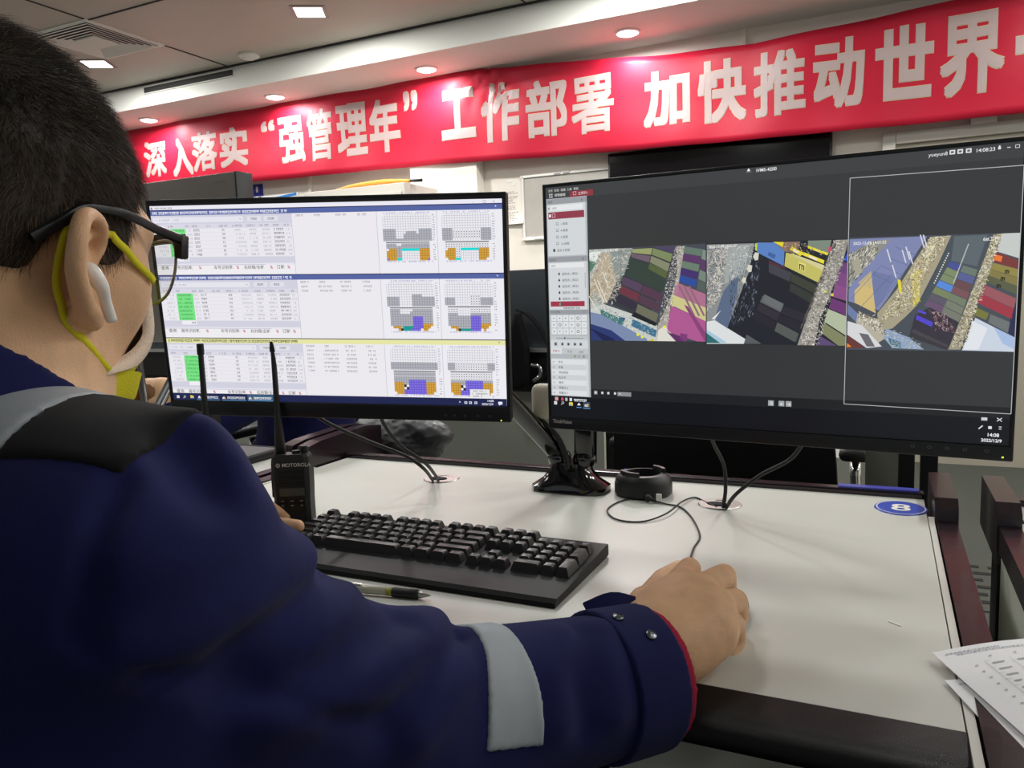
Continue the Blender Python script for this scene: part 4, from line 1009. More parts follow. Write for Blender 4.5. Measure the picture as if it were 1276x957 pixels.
for k in range(10):
    t0, t1 = 2 * math.pi * k / 10, 2 * math.pi * (k + 1) / 10; S.line((22.6 + 1.5 * math.cos(t0), 291.4 + 1.5 * math.sin(t0)), (22.6 + 1.5 * math.cos(t1), 291.4 + 1.5 * math.sin(t1)), .5, '#e8e8ef', 9)
S.line((21.4, 292.6), (20, 294.2), .6, '#e8e8ef', 9)
S.rect(32, 290.2, 37.4, 294.8, '#f2d34c', 9); S.rect(33.4, 292.8, 36, 294.8, '#6aa6e0', 10)
S.poly([(46.6, 290), (44, 293.6), (49.2, 293.6)], '#f4f4f8', 9); S.rect(43, 296.2, 50.4, 296.9, '#6fb0e8', 9)
S.rect(52.6, 288.8, 63, 297.6, '#31475e', 8); S.rect(55, 292, 58, 295, '#d9dde2', 9); S.rect(58.4, 291, 60.6, 295, '#e8b53c', 9); S.rect(52.8, 297, 62.8, 297.7, '#6fb0e8', 9)
S.rect(510, 282.6, 515.4, 285.8, '#d2d4d6', 5); S.line((524, 282.4), (528.4, 286), .9, '#d2d4d6', 5); S.line((524, 286), (528.4, 282.4), .9, '#d2d4d6', 5)
S.line((508, 295), (511.6, 291.4), 1.1, '#e4e4e8', 5); S.rect(516.6, 291.6, 519.8, 294.6, '#e4e4e8', 5); S.rect(526, 291.4, 528.4, 292.2, '#e4e4e8', 5); S.rect(526, 293.6, 528.4, 294.4, '#e4e4e8', 5)
S.text(515.5, 302.4, 5.0, '14:08', '#f4f4f8', 9, .02); S.text(510.5, 308.2, 4.6, '2022/12/9', '#f4f4f8', 9, .02)
# camera views, drawn patch by patch
def feed(x0, y0, sc):
    return lambda pts: [RM.px((x0 + a / sc, y0 + c / sc)) for a, c in pts]
def clip(pts, u0, v0, u1, v1):
    def cut(P, k, lim, sg):
        out = []
        for i in range(len(P)):
            a, c = P[i], P[(i + 1) % len(P)]; ia, ic = (a[k] - lim) * sg >= 0, (c[k] - lim) * sg >= 0
            if ia: out.append(a)
            if ia != ic:
                t = (lim - a[k]) / (c[k] - a[k]); out.append((a[0] + (c[0] - a[0]) * t, a[1] + (c[1] - a[1]) * t))
        return out
    for k, lim, sg in ((0, u0, 1), (1, v0, 1), (0, u1, -1), (1, v1, -1)):
        pts = cut(pts, k, lim, sg)
        if len(pts) < 3: return None
    return pts
class Feed:
    def __init__(s, x0, y0, sc, rect): s.t = feed(x0, y0, sc); s.r = rect
    def P(s, pts, col, L=5, raw=False):
        q = clip(pts if raw else s.t(pts), *s.r)
        if q: S.poly(q, col, L)
    def noise(s, pts, n, cols, L=7, l=2.6, w=.7, ang=None):
        """broken lines of lashing gear inside a strip: quad a,b (one side) d,c (other)"""
        q = [np.array(p) for p in s.t(pts)]
        n = int(n * 1.9); l *= 1.25; w *= .68
        for _ in range(n):
            a, c = random.random(), random.random(); p = (q[0] * (1 - a) + q[1] * a) * (1 - c) + (q[3] * (1 - a) + q[2] * a) * c
            an = random.choice([0.35, 1.9, 1.2, -.3]) + random.uniform(-.3, .3) if ang is None else ang + random.uniform(-.25, .25)
            d = np.array([math.cos(an), math.sin(an)]); ll = random.uniform(.5, 1) * l; ww = random.uniform(.4, 1.1) * w; e = np.array([-d[1], d[0]]) * ww / 2
            s.P([tuple(p + e), tuple(p - e), tuple(p + d * ll - e), tuple(p + d * ll + e)], random.choice(cols), L, raw=True)
    def stack(s, q, n, cols, L=5, gap=.08):
        """row of container tops across quad a(top-left) b(top-right) c(bottom-right) d(bottom-left), cut into n along a->d"""
        a, b_, c, d = [np.array(p, float) for p in q]
        for i in range(n):
            t0, t1 = (i + gap) / n, (i + 1 - gap) / n
            s.P([tuple(a + (d - a) * t0), tuple(a + (d - a) * t1), tuple(b_ + (c - b_) * t1), tuple(b_ + (c - b_) * t0)], cols[i % len(cols)], L)
BR = ['#e8e4da', '#d6d0c2', '#a9a294', '#6d6a64', '#f4f2ea', '#45464a', '#5c5850']
F1 = Feed(730, 280, 5.63, (66, 88, 218.6, 206))
F1.P([(0, 150), (860, 130), (860, 840), (0, 840)], '#454a55', 3)
F1.P([(15, 170), (330, 165), (150, 545), (15, 600)], '#a9aea9', 4); F1.P([(15, 250), (75, 270), (15, 360)], '#4a7c66', 5); F1.P([(20, 190), (110, 190), (70, 260), (18, 240)], '#e4ebe8', 5)
F1.P([(110, 200), (170, 200), (215, 400), (150, 550), (60, 470), (20, 560), (30, 420)], '#b9ab93', 5)
F1.P([(170, 180), (330, 170), (270, 350), (215, 400)], '#8b9694', 5)
F1.noise([(20, 170), (330, 165), (200, 540), (20, 560)], 330, ['#f0ebe0', '#d9d0bc', '#8a8577', '#6b6a66', '#e2dccd', '#a39a86'], 7, 4.2, .8)
for a, c in (((60, 380), (130, 545)), ((85, 390), (150, 545)), ((120, 330), (160, 440)), ((25, 500), (80, 600))): 
    p, q_ = F1.t([a, c]); S.line(p, q_, .9, '#efe9dc', 8)
F1.P([(335, 165), (640, 150), (620, 220), (545, 440), (440, 640), (340, 630), (160, 545), (270, 350)], '#343a40', 4)
F1.stack([(330, 168), (470, 160), (445, 270), (320, 230)], 2, ['#98a06c', '#6d5c6c'], 5); F1.stack([(475, 160), (612, 200), (575, 335), (450, 268)], 2, ['#7d8a60', '#85886f'], 5)
F1.P([(470, 155), (640, 150), (615, 205)], '#4c4460', 5)
F1.P([(310, 235), (580, 335), (545, 470), (275, 352)], '#34423d', 5); F1.P([(450, 270), (575, 330), (565, 380), (440, 310)], '#56623e', 6)
F1.stack([(270, 360), (400, 415), (345, 612), (215, 545)], 3, ['#54425c', '#6d3444', '#352d40'], 5); F1.stack([(405, 418), (545, 480), (495, 690), (350, 618)], 3, ['#54384f', '#523a4e', '#6e6e5c'], 5)
F1.P([(340, 612), (500, 690), (490, 712), (320, 640)], '#1c1f25', 6)
F1.P([(640, 150), (695, 150), (600, 500), (500, 720), (500, 815), (570, 745), (640, 500)], '#aaa59c', 5)
F1.noise([(625, 155), (690, 150), (580, 690), (505, 690)], 260, BR, 8, 2.4, .8)
F1.stack([(690, 150), (820, 170), (770, 440), (650, 400)], 5, ['#64796c', '#5d3a68', '#6a7f6f', '#43306e', '#2a4d9e'], 5, .04)
F1.stack([(822, 170), (850, 180), (850, 490), (780, 455)], 4, ['#7d9084', '#5c3a66', '#74877a', '#54605c'], 5, .04)
F1.P([(640, 405), (850, 490), (850, 585), (610, 490)], '#b0708f', 5); F1.P([(610, 490), (850, 585), (850, 680), (595, 560)], '#cfc98e', 6); F1.P([(595, 565), (850, 680), (850, 840), (570, 750)], '#b05a93', 6)
F1.P([(570, 750), (670, 790), (700, 830), (640, 825)], '#5f2d66', 7); F1.P([(665, 760), (715, 770), (705, 830), (660, 800)], '#7d3a78', 7); F1.P([(690, 560), (720, 575), (850, 770), (850, 840)], '#8a4278', 7)
for x in (700, 735, 770): F1.P([(x - 50, 430), (x - 35, 430), (x + 70, 640), (x + 55, 640)], '#8d6a78', 7)
F1.P([(20, 520), (340, 630), (500, 705), (500, 820), (360, 830), (20, 640)], '#c9cdc8', 4)
F1.P([(100, 590), (270, 670), (250, 705), (110, 630)], '#3f7a76', 6); F1.P([(330, 660), (500, 740), (490, 790), (320, 710)], '#3f7391', 6); F1.P([(230, 640), (280, 655), (262, 705), (220, 680)], '#3c5f87', 6)
F1.noise([(100, 560), (500, 710), (480, 800), (90, 620)], 120, ['#e8e8e0', '#7c8a8c', '#2f5560', '#d4d2c2'], 7, 2.4, .7)
F1.P([(20, 610), (120, 630), (430, 800), (440, 840), (20, 840)], '#7c8cae', 5); F1.P([(20, 690), (180, 740), (300, 830), (20, 830)], '#2c3a72', 6); F1.P([(25, 720), (200, 800), (220, 830), (120, 810)], '#1c2450', 7)
F1.P([(400, 830), (470, 800), (500, 840)], '#d4c23c', 7)
for x, y in ((368, 770), (398, 786), (555, 716)): F1.P([(x - 9, y - 9), (x + 9, y - 9), (x + 9, y + 9), (x - 9, y + 9)], '#e8ea3a', 9)
F1.P([(510, 740), (560, 705), (580, 740), (660, 820), (500, 820)], '#e0ddd2', 6)
F2 = Feed(880, 280, 5.63, (219.6, 88.6, 377, 209)); 
F2.P([(0, 130), (1010, 100), (1010, 850), (0, 850)], '#24262e', 3)
F2.P([(5, 140), (340, 130), (300, 330), (150, 720), (60, 670), (5, 700)], '#8c9090', 4); F2.P([(130, 150), (310, 140), (270, 340), (130, 420)], '#a3a9a8', 5); F2.P([(120, 470), (230, 330), (215, 500), (150, 730), (60, 660)], '#5c6b86', 5); F2.P([(40, 660), (105, 600), (60, 665)], '#e4e6e4', 6)
F2.noise([(5, 145), (150, 140), (100, 480), (5, 620)], 230, ['#f0ebe0', '#d9d0bc', '#6a6577', '#4b4a46', '#e2dccd'], 7, 3.8, .8); F2.noise([(130, 150), (350, 140), (300, 300), (170, 400)], 90, ['#cfd2d0', '#7c8286', '#e6e6e0'], 7, 3, .6)
F2.noise([(160, 320), (400, 180), (330, 620), (180, 720)], 150, ['#3a4458', '#585f6c', '#232834', '#8a93a0'], 7, 3.4, .9, 1.7)
for x, y, r_ in ((345, 225, 26), (300, 310, 24), (262, 392, 20)): F2.P([(x - r_ * .6, y), (x, y - r_ * 1.2), (x + r_, y - r_), (x + r_ * .8, y + r_ * .8), (x, y + r_)], '#d8d8c8', 8)
F2.P([(360, 125), (480, 125), (550, 185), (545, 290), (360, 195)], '#5b83c4', 6); F2.P([(440, 190), (490, 212), (480, 240), (432, 215)], '#41649e', 7); F2.P([(346, 130), (360, 130), (358, 185), (346, 180)], '#c5d84a', 7)
F2.P([(480, 122), (660, 118), (640, 200), (555, 190)], '#8a6f62', 5); F2.P([(470, 120), (545, 122), (540, 158)], '#e6d83a', 7); F2.P([(600, 150), (690, 200), (660, 220), (590, 175)], '#e6d83a', 7); F2.P([(680, 190), (830, 250), (825, 275), (670, 210)], '#ece03c', 7); F2.P([(712, 145), (860, 200), (850, 215), (715, 165)], '#ece03c', 7); F2.P([(722, 215), (780, 238), (776, 252), (720, 228)], '#f2e4dc', 8); F2.P([(612, 168), (652, 188), (648, 202), (610, 182)], '#f2e4dc', 8)
F2.noise([(540, 130), (700, 125), (860, 210), (560, 200)], 60, ['#6b4f50', '#c2b04a', '#4b4445', '#e8e0c2'], 8, 2, .7)
F2.P([(560, 195), (600, 205), (820, 320), (785, 405), (550, 290)], '#c6bf66', 6); F2.P([(600, 200), (830, 285), (820, 320), (575, 215)], '#d6cf9a', 6); F2.P([(652, 258), (700, 278), (692, 330), (645, 308)], '#e4dc80', 7)
for a, c in (((657, 275), (657, 312)), ((672, 283), (672, 318)), ((686, 290), (686, 322)), ((655, 276), (690, 292))): p, q_ = F2.t([a, c]); S.line(p, q_, 1.0, '#23221a', 9)
F2.P([(715, 112), (880, 108), (860, 200), (715, 145)], '#7c8a7c', 5); F2.P([(865, 155), (880, 155), (870, 190), (852, 185)], '#e23a6a', 8)
F2.stack([(440, 260), (600, 330), (570, 480), (440, 420)], 2, ['#44434c', '#24242c'], 5); F2.stack([(600, 335), (780, 420), (740, 560), (585, 470)], 2, ['#3f4238', '#373b36'], 5); F2.P([(440, 250), (545, 292), (560, 310), (440, 275)], '#53303c', 6)
F2.stack([(400, 490), (545, 560), (470, 740), (330, 660)], 3, ['#5c5d60', '#35303a', '#2b2832'], 5); F2.stack([(545, 565), (700, 620), (630, 830), (480, 745)], 3, ['#2f2c36', '#2b2832', '#4e5150'], 5); F2.P([(410, 488), (545, 555), (525, 605), (398, 540)], '#6b6e70', 6); F2.P([(500, 685), (645, 760), (620, 822), (480, 745)], '#575b58', 6); F2.P([(285, 770), (390, 835), (265, 835)], '#5a5d60', 6)
F2.P([(5, 680), (60, 670), (330, 835), (5, 835)], '#dfe2e2', 5); F2.P([(5, 745), (110, 830), (5, 830)], '#2f6c70', 6); F2.P([(5, 735), (150, 828), (100, 830), (5, 760)], '#a9cbdc', 7)
F2.P([(900, 108), (1000, 104), (960, 260), (800, 660), (760, 850), (640, 845), (790, 400)], '#9a968e', 5)
F2.noise([(890, 110), (1000, 106), (780, 845), (650, 840)], 420, BR, 8, 2.6, .8); F2.noise([(900, 120), (920, 120), (690, 700), (670, 700)], 60, ['#4a4442', '#6a625c'], 8, 4, 1.2, 1.95)
for q_, c in ((((995, 190), (1000, 260), (970, 250), (960, 260)), '#3a55c8'), (((965, 262), (1000, 270), (1000, 350), (925, 330)), '#6b4478'), (((925, 330), (1000, 350), (1000, 450), (900, 420)), '#7d4a80'), (((905, 415), (1000, 450), (1000, 540), (885, 505)), '#8a5088'), (((885, 515), (1000, 560), (1000, 645), (860, 585)), '#6d3a74'), (((855, 590), (1000, 650), (1000, 790), (830, 680)), '#b4bea2'), (((830, 690), (1000, 800), (1000, 850), (930, 850), (805, 755)), '#848763'), (((800, 780), (920, 850), (770, 850)), '#5e4c76')): F2.P(q_, c, 6)
for x, y in ((838, 468), (886, 492)): F2.P([(x - 8, y - 8), (x + 8, y - 8), (x + 8, y + 8), (x - 8, y + 8)], '#e0d83a', 9)
F3 = Feed(1050, 270, 5.319, (378, 90, 537, 213.4))
F3.P([(40, 140), (1200, 105), (1150, 900), (20, 880)], '#4a5058', 3)
F3.P([(45, 150), (560, 130), (300, 540), (240, 620), (40, 560)], '#8088b2', 4); F3.P([(45, 250), (200, 160), (320, 150), (80, 420), (40, 470)], '#8f8f86', 5)
F3.noise([(45, 240), (230, 150), (240, 250), (45, 470)], 160, ['#2e2c28', '#d8d4c4', '#ece8da', '#5a564c'], 7, 3.6, .8, 2.1); F3.P([(60, 300), (110, 270), (130, 370), (95, 390)], '#a8a692', 8)
F3.P([(200, 360), (360, 400), (230, 600), (190, 560)], '#727ca6', 5); F3.P([(80, 490), (190, 380), (220, 640), (80, 570)], '#d2bb7c', 6); F3.P([(100, 440), (190, 360), (200, 480)], '#b9ac8c', 6)
for a, c in (((60, 540), (250, 330)), ((110, 610), (330, 380)), ((210, 620), (420, 350)), ((200, 380), (330, 440)), ((250, 320), (400, 390)), ((300, 270), (450, 330)), ((350, 200), (500, 260))): p, q_ = F3.t([a, c]); S.line(p, q_, .45, '#5c628a', 7)
for x, y in ((295, 245), (395, 250), (420, 230), (440, 260), (330, 350), (515, 150), (535, 150)): p, q_ = F3.t([(x, y - 30), (x + 25, y + 55)]); S.line(p, q_, 1.1, '#dcdde8', 8)
F3.P([(580, 135), (720, 125), (640, 300), (490, 590), (420, 660), (330, 740), (240, 760), (230, 640), (360, 480)], '#a89f86', 5)
F3.noise([(580, 130), (690, 128), (420, 620), (240, 690)], 420, ['#e9e2ca', '#8d836a', '#4c4a44', '#f2edd8', '#c9b97a'], 8, 3.0, .8); F3.P([(450, 380), (520, 340), (510, 550), (470, 590)], '#c8b96a', 7); F3.noise([(450, 370), (520, 340), (510, 560), (465, 590)], 70, ['#ece2b0', '#8d7f4a', '#e8d84a'], 9, 3, .7); F3.P([(365, 415), (385, 420), (395, 520), (372, 490)], '#e2d838', 9); F3.P([(560, 200), (620, 180), (560, 330), (550, 300)], '#d6cfae', 7)
F3.P([(720, 125), (980, 118), (890, 380), (740, 420), (560, 620), (470, 700), (620, 360)], '#4a535a', 4); F3.P([(740, 130), (960, 120), (890, 330), (720, 290)], '#5d686e', 5)
for k in range(14): x, y = 702 - k * 7.2, 240 + k * 15; F3.P([(x - 4, y), (x + 4, y), (x + 4, y + 8), (x - 4, y + 8)], '#e6e6e0', 8)
F3.stack([(720, 290), (790, 320), (660, 640), (540, 590)], 7, ['#4a5296', '#7f8d6a', '#7f8d6a', '#5a8ad8', '#7a8560', '#5e5868', '#6a5470'], 6, .04); F3.stack([(800, 320), (895, 350), (770, 700), (650, 640)], 7, ['#6b7a70', '#5a6296', '#6a4c50', '#7c545a', '#74806a', '#7a8070', '#787c70'], 6, .04)
p, q_ = F3.t([(835, 180), (735, 440)]); S.line(p, q_, 1.0, '#b9bdba', 8)
F3.P([(480, 650), (580, 600), (770, 700), (740, 780), (700, 870), (440, 800)], '#383440', 6); F3.P([(490, 650), (600, 700), (590, 730), (485, 680)], '#5548c8', 8); F3.P([(500, 615), (555, 635), (550, 648), (500, 630)], '#5a4cd0', 8); F3.noise([(570, 610), (690, 650), (740, 770), (620, 740)], 60, ['#6a4a52', '#8a6a6c', '#3a2a30', '#b09aa0'], 8, 3, 1.2)
F3.stack([(470, 740), (700, 850), (690, 885), (440, 800)], 2, ['#47454a', '#3a383e'], 7)
F3.P([(1000, 118), (1055, 112), (980, 360), (880, 600), (780, 880), (700, 880), (830, 560)], '#a09a86', 6); F3.noise([(1000, 118), (1055, 112), (800, 860), (710, 860)], 380, ['#e9e2ca', '#7d735a', '#4c4a44', '#f2edd8', '#b9a96a'], 9, 2.4, .8)
F3.P([(1055, 112), (1195, 106), (1185, 280), (1020, 230)], '#c9cdca', 6); F3.P([(1020, 235), (1180, 295), (1170, 350), (1000, 300)], '#7c3a3a', 7); F3.P([(1005, 250), (1060, 262), (1050, 300), (995, 285)], '#e87a3a', 8)
F3.stack([(1000, 305), (1175, 350), (1160, 520), (945, 430)], 3, ['#94894a', '#857c48', '#5c6048'], 7, .02); F3.stack([(940, 450), (1150, 540), (1120, 680), (890, 570)], 2, ['#9a5a60', '#a03a48'], 7, .02)
for x, y in ((1090, 365), (1062, 412), (1035, 460)):
    for dx in (-11, 0, 11): p, q_ = F3.t([(x + dx, y - 10), (x + dx - 2, y + 12)]); S.line(p, q_, .9, '#23221a', 9)
    p, q_ = F3.t([(x - 13, y - 11), (x + 13, y - 7)]); S.line(p, q_, .9, '#23221a', 9)
F3.P([(885, 600), (970, 640), (950, 685), (870, 650)], '#77783c', 7); F3.P([(980, 645), (1110, 700), (1095, 770), (965, 700)], '#6f7474', 7); F3.P([(1110, 680), (1150, 560), (1145, 800), (1095, 770)], '#2c3050', 7)
F3.P([(880, 670), (1140, 800), (1140, 895), (790, 885)], '#cdd6e4', 7); F3.P([(860, 690), (960, 740), (900, 880), (800, 880)], '#e4e8ee', 8); F3.P([(1000, 730), (1140, 800), (1140, 880), (1060, 840)], '#a9c0e4', 8)
F3.P([(35, 580), (100, 640), (90, 700), (30, 640)], '#6f7fa8', 6); F3.P([(100, 640), (240, 680), (290, 800), (200, 860), (90, 700)], '#b9b2a0', 6); F3.noise([(100, 620), (240, 670), (280, 790), (110, 690)], 60, ['#f0ebe0', '#4c4a44', '#8d836a'], 8, 3, 1)
F3.P([(30, 690), (130, 720), (260, 860), (160, 870), (30, 780)], '#d9d9dc', 7); F3.P([(110, 770), (170, 780), (215, 860), (160, 860)], '#6c6a70', 8); F3.P([(30, 780), (150, 870), (20, 870)], '#6a3a38', 7); F3.P([(20, 830), (60, 860), (20, 866)], '#ee8a2a', 8)
F3.P([(290, 740), (440, 800), (540, 880), (330, 870), (270, 800)], '#93a6c2', 7); F3.P([(300, 800), (380, 830), (390, 870), (320, 850)], '#4a7488', 8); F3.noise([(280, 730), (480, 810), (540, 880), (300, 860)], 60, ['#c9d0d8', '#6d7f92', '#e4ddb8'], 9, 2.4, .6)
for FF, x0, y0, t in ((F1, 60, 195, '2022-12-09 14:01:56'), (F2, 20, 165, '2022-12-09 14:01:47'), (F3, 70, 188, '2022-12-09 14:01:52')): 
    p = FF.t([(x0, y0)])[0]; S.text(p[0], p[1], 4.4, t, '#f4f4f2', 10, .006, w=.9)
p = F3.t([(930, 160)])[0]; S.text(p[0], p[1], 4.8, '6#工作', '#f4f4f2', 10, .006)
# selection frame
for a, c in (((377.2, 26), (536, 28)), ((536, 28), (536, 277.5)), ((536, 277.5), (376.4, 275)), ((376.4, 275), (377.2, 26))): S.line(a, c, .7, '#b9bbbd', 10)
S.rect(218.8, 84, 219.3, 212, '#141517', 10)
o = S.b.build('screen', M_scrR, O_R)

# ------------------------------------------------------------------ double monitor arm
arm = thing('monitor_stand', 'glossy black double monitor stand on the desk between the screens', 'monitor stand', (-.50, 1.262, DZ))
bc = np.array([-.497, 1.262, DZ])
b = MB(); vs = []
lv = [(0, .068, .038), (.010, .068, .038), (.022, .050, .033), (.036, .038, .027), (.050, .035, .024)]
for z, hx, hy in lv:
    for k in range(24):
        a = 2 * math.pi * k / 24; ca, sa = math.cos(a), math.sin(a); p_ = 4.5 if z < .02 else 3.0
        rr = (abs(ca) ** p_ + abs(sa) ** p_) ** (-1 / p_); vs.append((bc[0] + hx * rr * ca, bc[1] + hy * rr * sa + z * .1, DZ + z))
b.add(vs, [[i * 24 + k, i * 24 + (k + 1) % 24, (i + 1) * 24 + (k + 1) % 24, (i + 1) * 24 + k] for i in range(len(lv) - 1) for k in range(24)] + [list(range(24))[::-1], [(len(lv) - 1) * 24 + k for k in range(24)]])
b.build('base', M_black_gloss, arm, auto=35)
for dx in (-.022, .026):
    b = MB(); b.lathe([(.019, .046), (.021, .052), (.021, .060), (.018, .066), (0, .066)], (bc[0] + dx, bc[1] + .004, DZ), 28); b.build('collar', M_black_gloss, arm, auto=35)
# leaning lower arm to the left screen, upright pole to the right one
LC = LM.p(270, 165, -.055); RC = RM.p(270, 165, -.055)
p0 = np.array([bc[0] - .020, bc[1] + .004, DZ + .058]); p1 = at_d((640, 505), 1.335)
dirL = (p1 - p0) / np.linalg.norm(p1 - p0); p1e = p0 + dirL * .22
def bar(pa, pb, w, t, m, name, par, bev=.004):
    pa, pb = Vector(pa), Vector(pb); d = (pb - pa); L_ = d.length; z = d.normalized(); x = Vector((1, 0, 0)) - z * z.x; x.normalize(); y = z.cross(x)
    b = MB(); b.box((pa + pb) / 2, (w, t, L_), bev=bev, rot=Matrix([x, y, z]).transposed(), seg=3); return b.build(name, m, par, auto=40)
bar(p0, p1e, .034, .022, M_black_gloss, 'lower_arm', arm, .008)
bar(p1e, LC + np.array([.06, .05, 0]), .034, .026, M_black_gloss, 'upper_arm', arm, .008)
b = MB(); b.tube([LC + np.array([.06, .05, 0]), LC], .016, 14); b.build('tilt_head', M_black_plastic, arm, smooth=True)
q0 = np.array([bc[0] + .027, bc[1] + .004, DZ + .058]); q1 = q0 + np.array([.004, .004, .20])
bar(q0, q1, .036, .026, M_black_gloss, 'lower_arm', arm, .005)
bar(q1, RC + np.array([-.05, .05, 0]), .034, .026, M_black_gloss, 'upper_arm', arm, .008)
b = MB(); b.tube([RC + np.array([-.05, .05, 0]), RC], .016, 14); b.build('tilt_head', M_black_plastic, arm, smooth=True)
for m_ in (LM, RM):
    rot = Matrix([list(m_.u), list(m_.n), list(-m_.v)]).transposed(); b = MB(); b.box(m_.p(270, 165, -.049), (.11, .008, .11), bev=.003, rot=rot); b.build('mount_plate', M_black_plastic, arm)
cc = [at_d(p, d) for p, d in (((668, 520), 1.36), ((690, 538), 1.36), ((703, 562), 1.36), ((708, 585), 1.35))]
b = MB(); b.tube(cr(cc, 6), .005, 8); b.build('cable_sleeve', M_rubber, arm, smooth=True)
b = MB(); pw = at_d((679, 500), 1.36); b.box(pw, (.045, .030, .062), bev=.012, seg=3); bo = b.build('power_brick', mat('beige_plastic', '#cfc8b4', rough=.5), None, auto=40); tag(bo, 'beige rounded plastic adapter peeking out left of the right monitor', 'adapter')
# cables from the screens into the grommets
def cable(pxs, label, r_=.0030):
    pts = cr([at_d(p, d) if d > 0 else at_z(p, DZ + .004) for p, d in pxs], 8)
    b = MB(); b.tube(pts, r_, 8); o = b.build('monitor_cable', M_rubber, smooth=True); tag(o, label, 'cable', 'cables from the screens to the grommets'); return o
cable([((372, 500), 1.23), ((405, 525), 1.26), ((455, 548), 1.30), ((505, 568), 1.32), ((528, 584), 1.33), ((539, 598), -1)], 'longer black cable sagging from left monitor into the left grommet')
cable([((470, 500), 1.21), ((478, 528), 1.25), ((500, 556), 1.29), ((530, 577), 1.32), ((546, 597), -1)], 'shorter steep black cable from left monitor into the left grommet')
cable([((880, 520), 1.10), ((888, 550), 1.15), ((902, 580), 1.19), ((904, 610), 1.20), ((901, 632), -1)], 'black cable hanging nearly straight from right monitor into the right grommet')
cable([((1005, 545), 1.07), ((985, 572), 1.10), ((948, 592), 1.14), ((918, 615), 1.17), ((905, 632), -1)], 'black cable running down left from right monitor into the right grommet')
# ------------------------------------------------------------------ the seated operator
M_skin = mat('skin', '#deb28b', rough=0.55, spec=0.35, noise=0.10, nscale=60, bump=0.25, bscale=700, sss=0.12)
M_navy = mat('navy_cloth', '#1f2150', rough=0.92, spec=0.12, noise=0.08, nscale=40, bump=0.25, bscale=2800, sheen=0.06)
M_black_cloth = mat('black_cloth', '#1c1c1e', rough=0.9, spec=0.15, noise=0.12, nscale=60, bump=0.2, bscale=2800, sheen=0.05)
M_reflect = mat('grey_reflective_tape', '#a3a9b0', rough=0.55, spec=0.4, noise=0.05, nscale=50, bump=0.08, bscale=900)
M_redlining = mat('red_lining', '#a3243f', rough=0.85, spec=0.15, bump=0.4, bscale=900)
M_hair = mat('hair', '#2b2520', rough=0.6, spec=0.3)
M_hairtip = mat('hair_brown', '#6d5744', rough=0.55, spec=0.35)
M_yellow = mat('mask_yellow', '#d6cc2e', rough=0.85, spec=0.15, bump=0.3, bscale=900)
M_maskin = mat('mask_inner', '#ecd6c2', rough=0.9, spec=0.1, bump=0.5, bscale=900)
M_glassblk = mat('glasses_black', '#0f0f12', rough=0.42, spec=0.35)
M_glassmetal = mat('glasses_metal', '#8b8b88', rough=0.3, metal=0.9)
M_white_plastic = mat('white_plastic', '#f1efec', rough=0.25, spec=0.5)
M_snap = mat('snap_metal', '#8f9299', rough=0.25, metal=1.0)
M_eye = mat('eye_white', '#e9e4de', rough=0.2)
M_trouser = mat('trouser_cloth', '#191b33', rough=0.95, spec=0.1)
M_shoe = mat('shoe_black', '#101012', rough=0.5)
def lens_mat():
    m = bpy.data.materials.new('clear_lens'); m.use_nodes = True; nt = m.node_tree
    for n in list(nt.nodes):
        if n.type != 'OUTPUT_MATERIAL': nt.nodes.remove(n)
    out = [n for n in nt.nodes if n.type == 'OUTPUT_MATERIAL'][0]
    t = nt.nodes.new('ShaderNodeBsdfTransparent'); t.inputs[0].default_value = (0.95, 0.96, 0.95, 1)
    g = nt.nodes.new('ShaderNodeBsdfGlossy'); g.inputs['Roughness'].default_value = 0.03
    mx = nt.nodes.new('ShaderNodeMixShader'); mx.inputs[0].default_value = 0.05
    nt.links.new(t.outputs[0], mx.inputs[1]); nt.links.new(g.outputs[0], mx.inputs[2]); nt.links.new(mx.outputs[0], out.inputs[0])
    return m
M_lens = lens_mat()

# head frame: R to the person's right, F forward, U up, origin between the ears
HO = np.array([-0.515, 0.304, 1.115])
_y = math.radians(-8); _p = math.radians(-8)
HF = np.array([math.sin(_y) * math.cos(_p), math.cos(_y) * math.cos(_p), math.sin(_p)])
HR = np.array([math.cos(_y), -math.sin(_y), 0.0]); HU = np.cross(HR, HF)
HM = np.stack([HR, HF, HU])
def hw(r, f, u): return HO + HR * r + HF * f + HU * u
def hl(P): return (P - HO) @ HM.T
def hp(px, r):
    """point of the plane R=r of the head under a pixel, in head coordinates"""
    d = ray(px); o = HO + r * HR; t = ((o - C0) @ HR) / (d @ HR); q = C0 + d * t - HO
    return np.array([q @ HR, q @ HF, q @ HU])
def d_cran(q):
    d = d_ell(q, (0, -.008, .045), (.078, .098, .092))
    d = smin(d, d_ell(q, (0, .036, .03), (.065, .060, .07)), .03)
    return d
SR = np.array([-.355, .265, .966]); SL = np.array([-.69, .285, .965])
EL = np.array([-.300, .450, .786]); WR = np.array([-.180, .655, .783]); WJ = np.array([-.182, .620, .766])
EL2 = np.array([-.90, .50, .80]); WL = at_z((371, 656), .778) + np.array([-.120, -.110, .012])
NB = np.array([-.478, .266, .995])                       # base of the neck
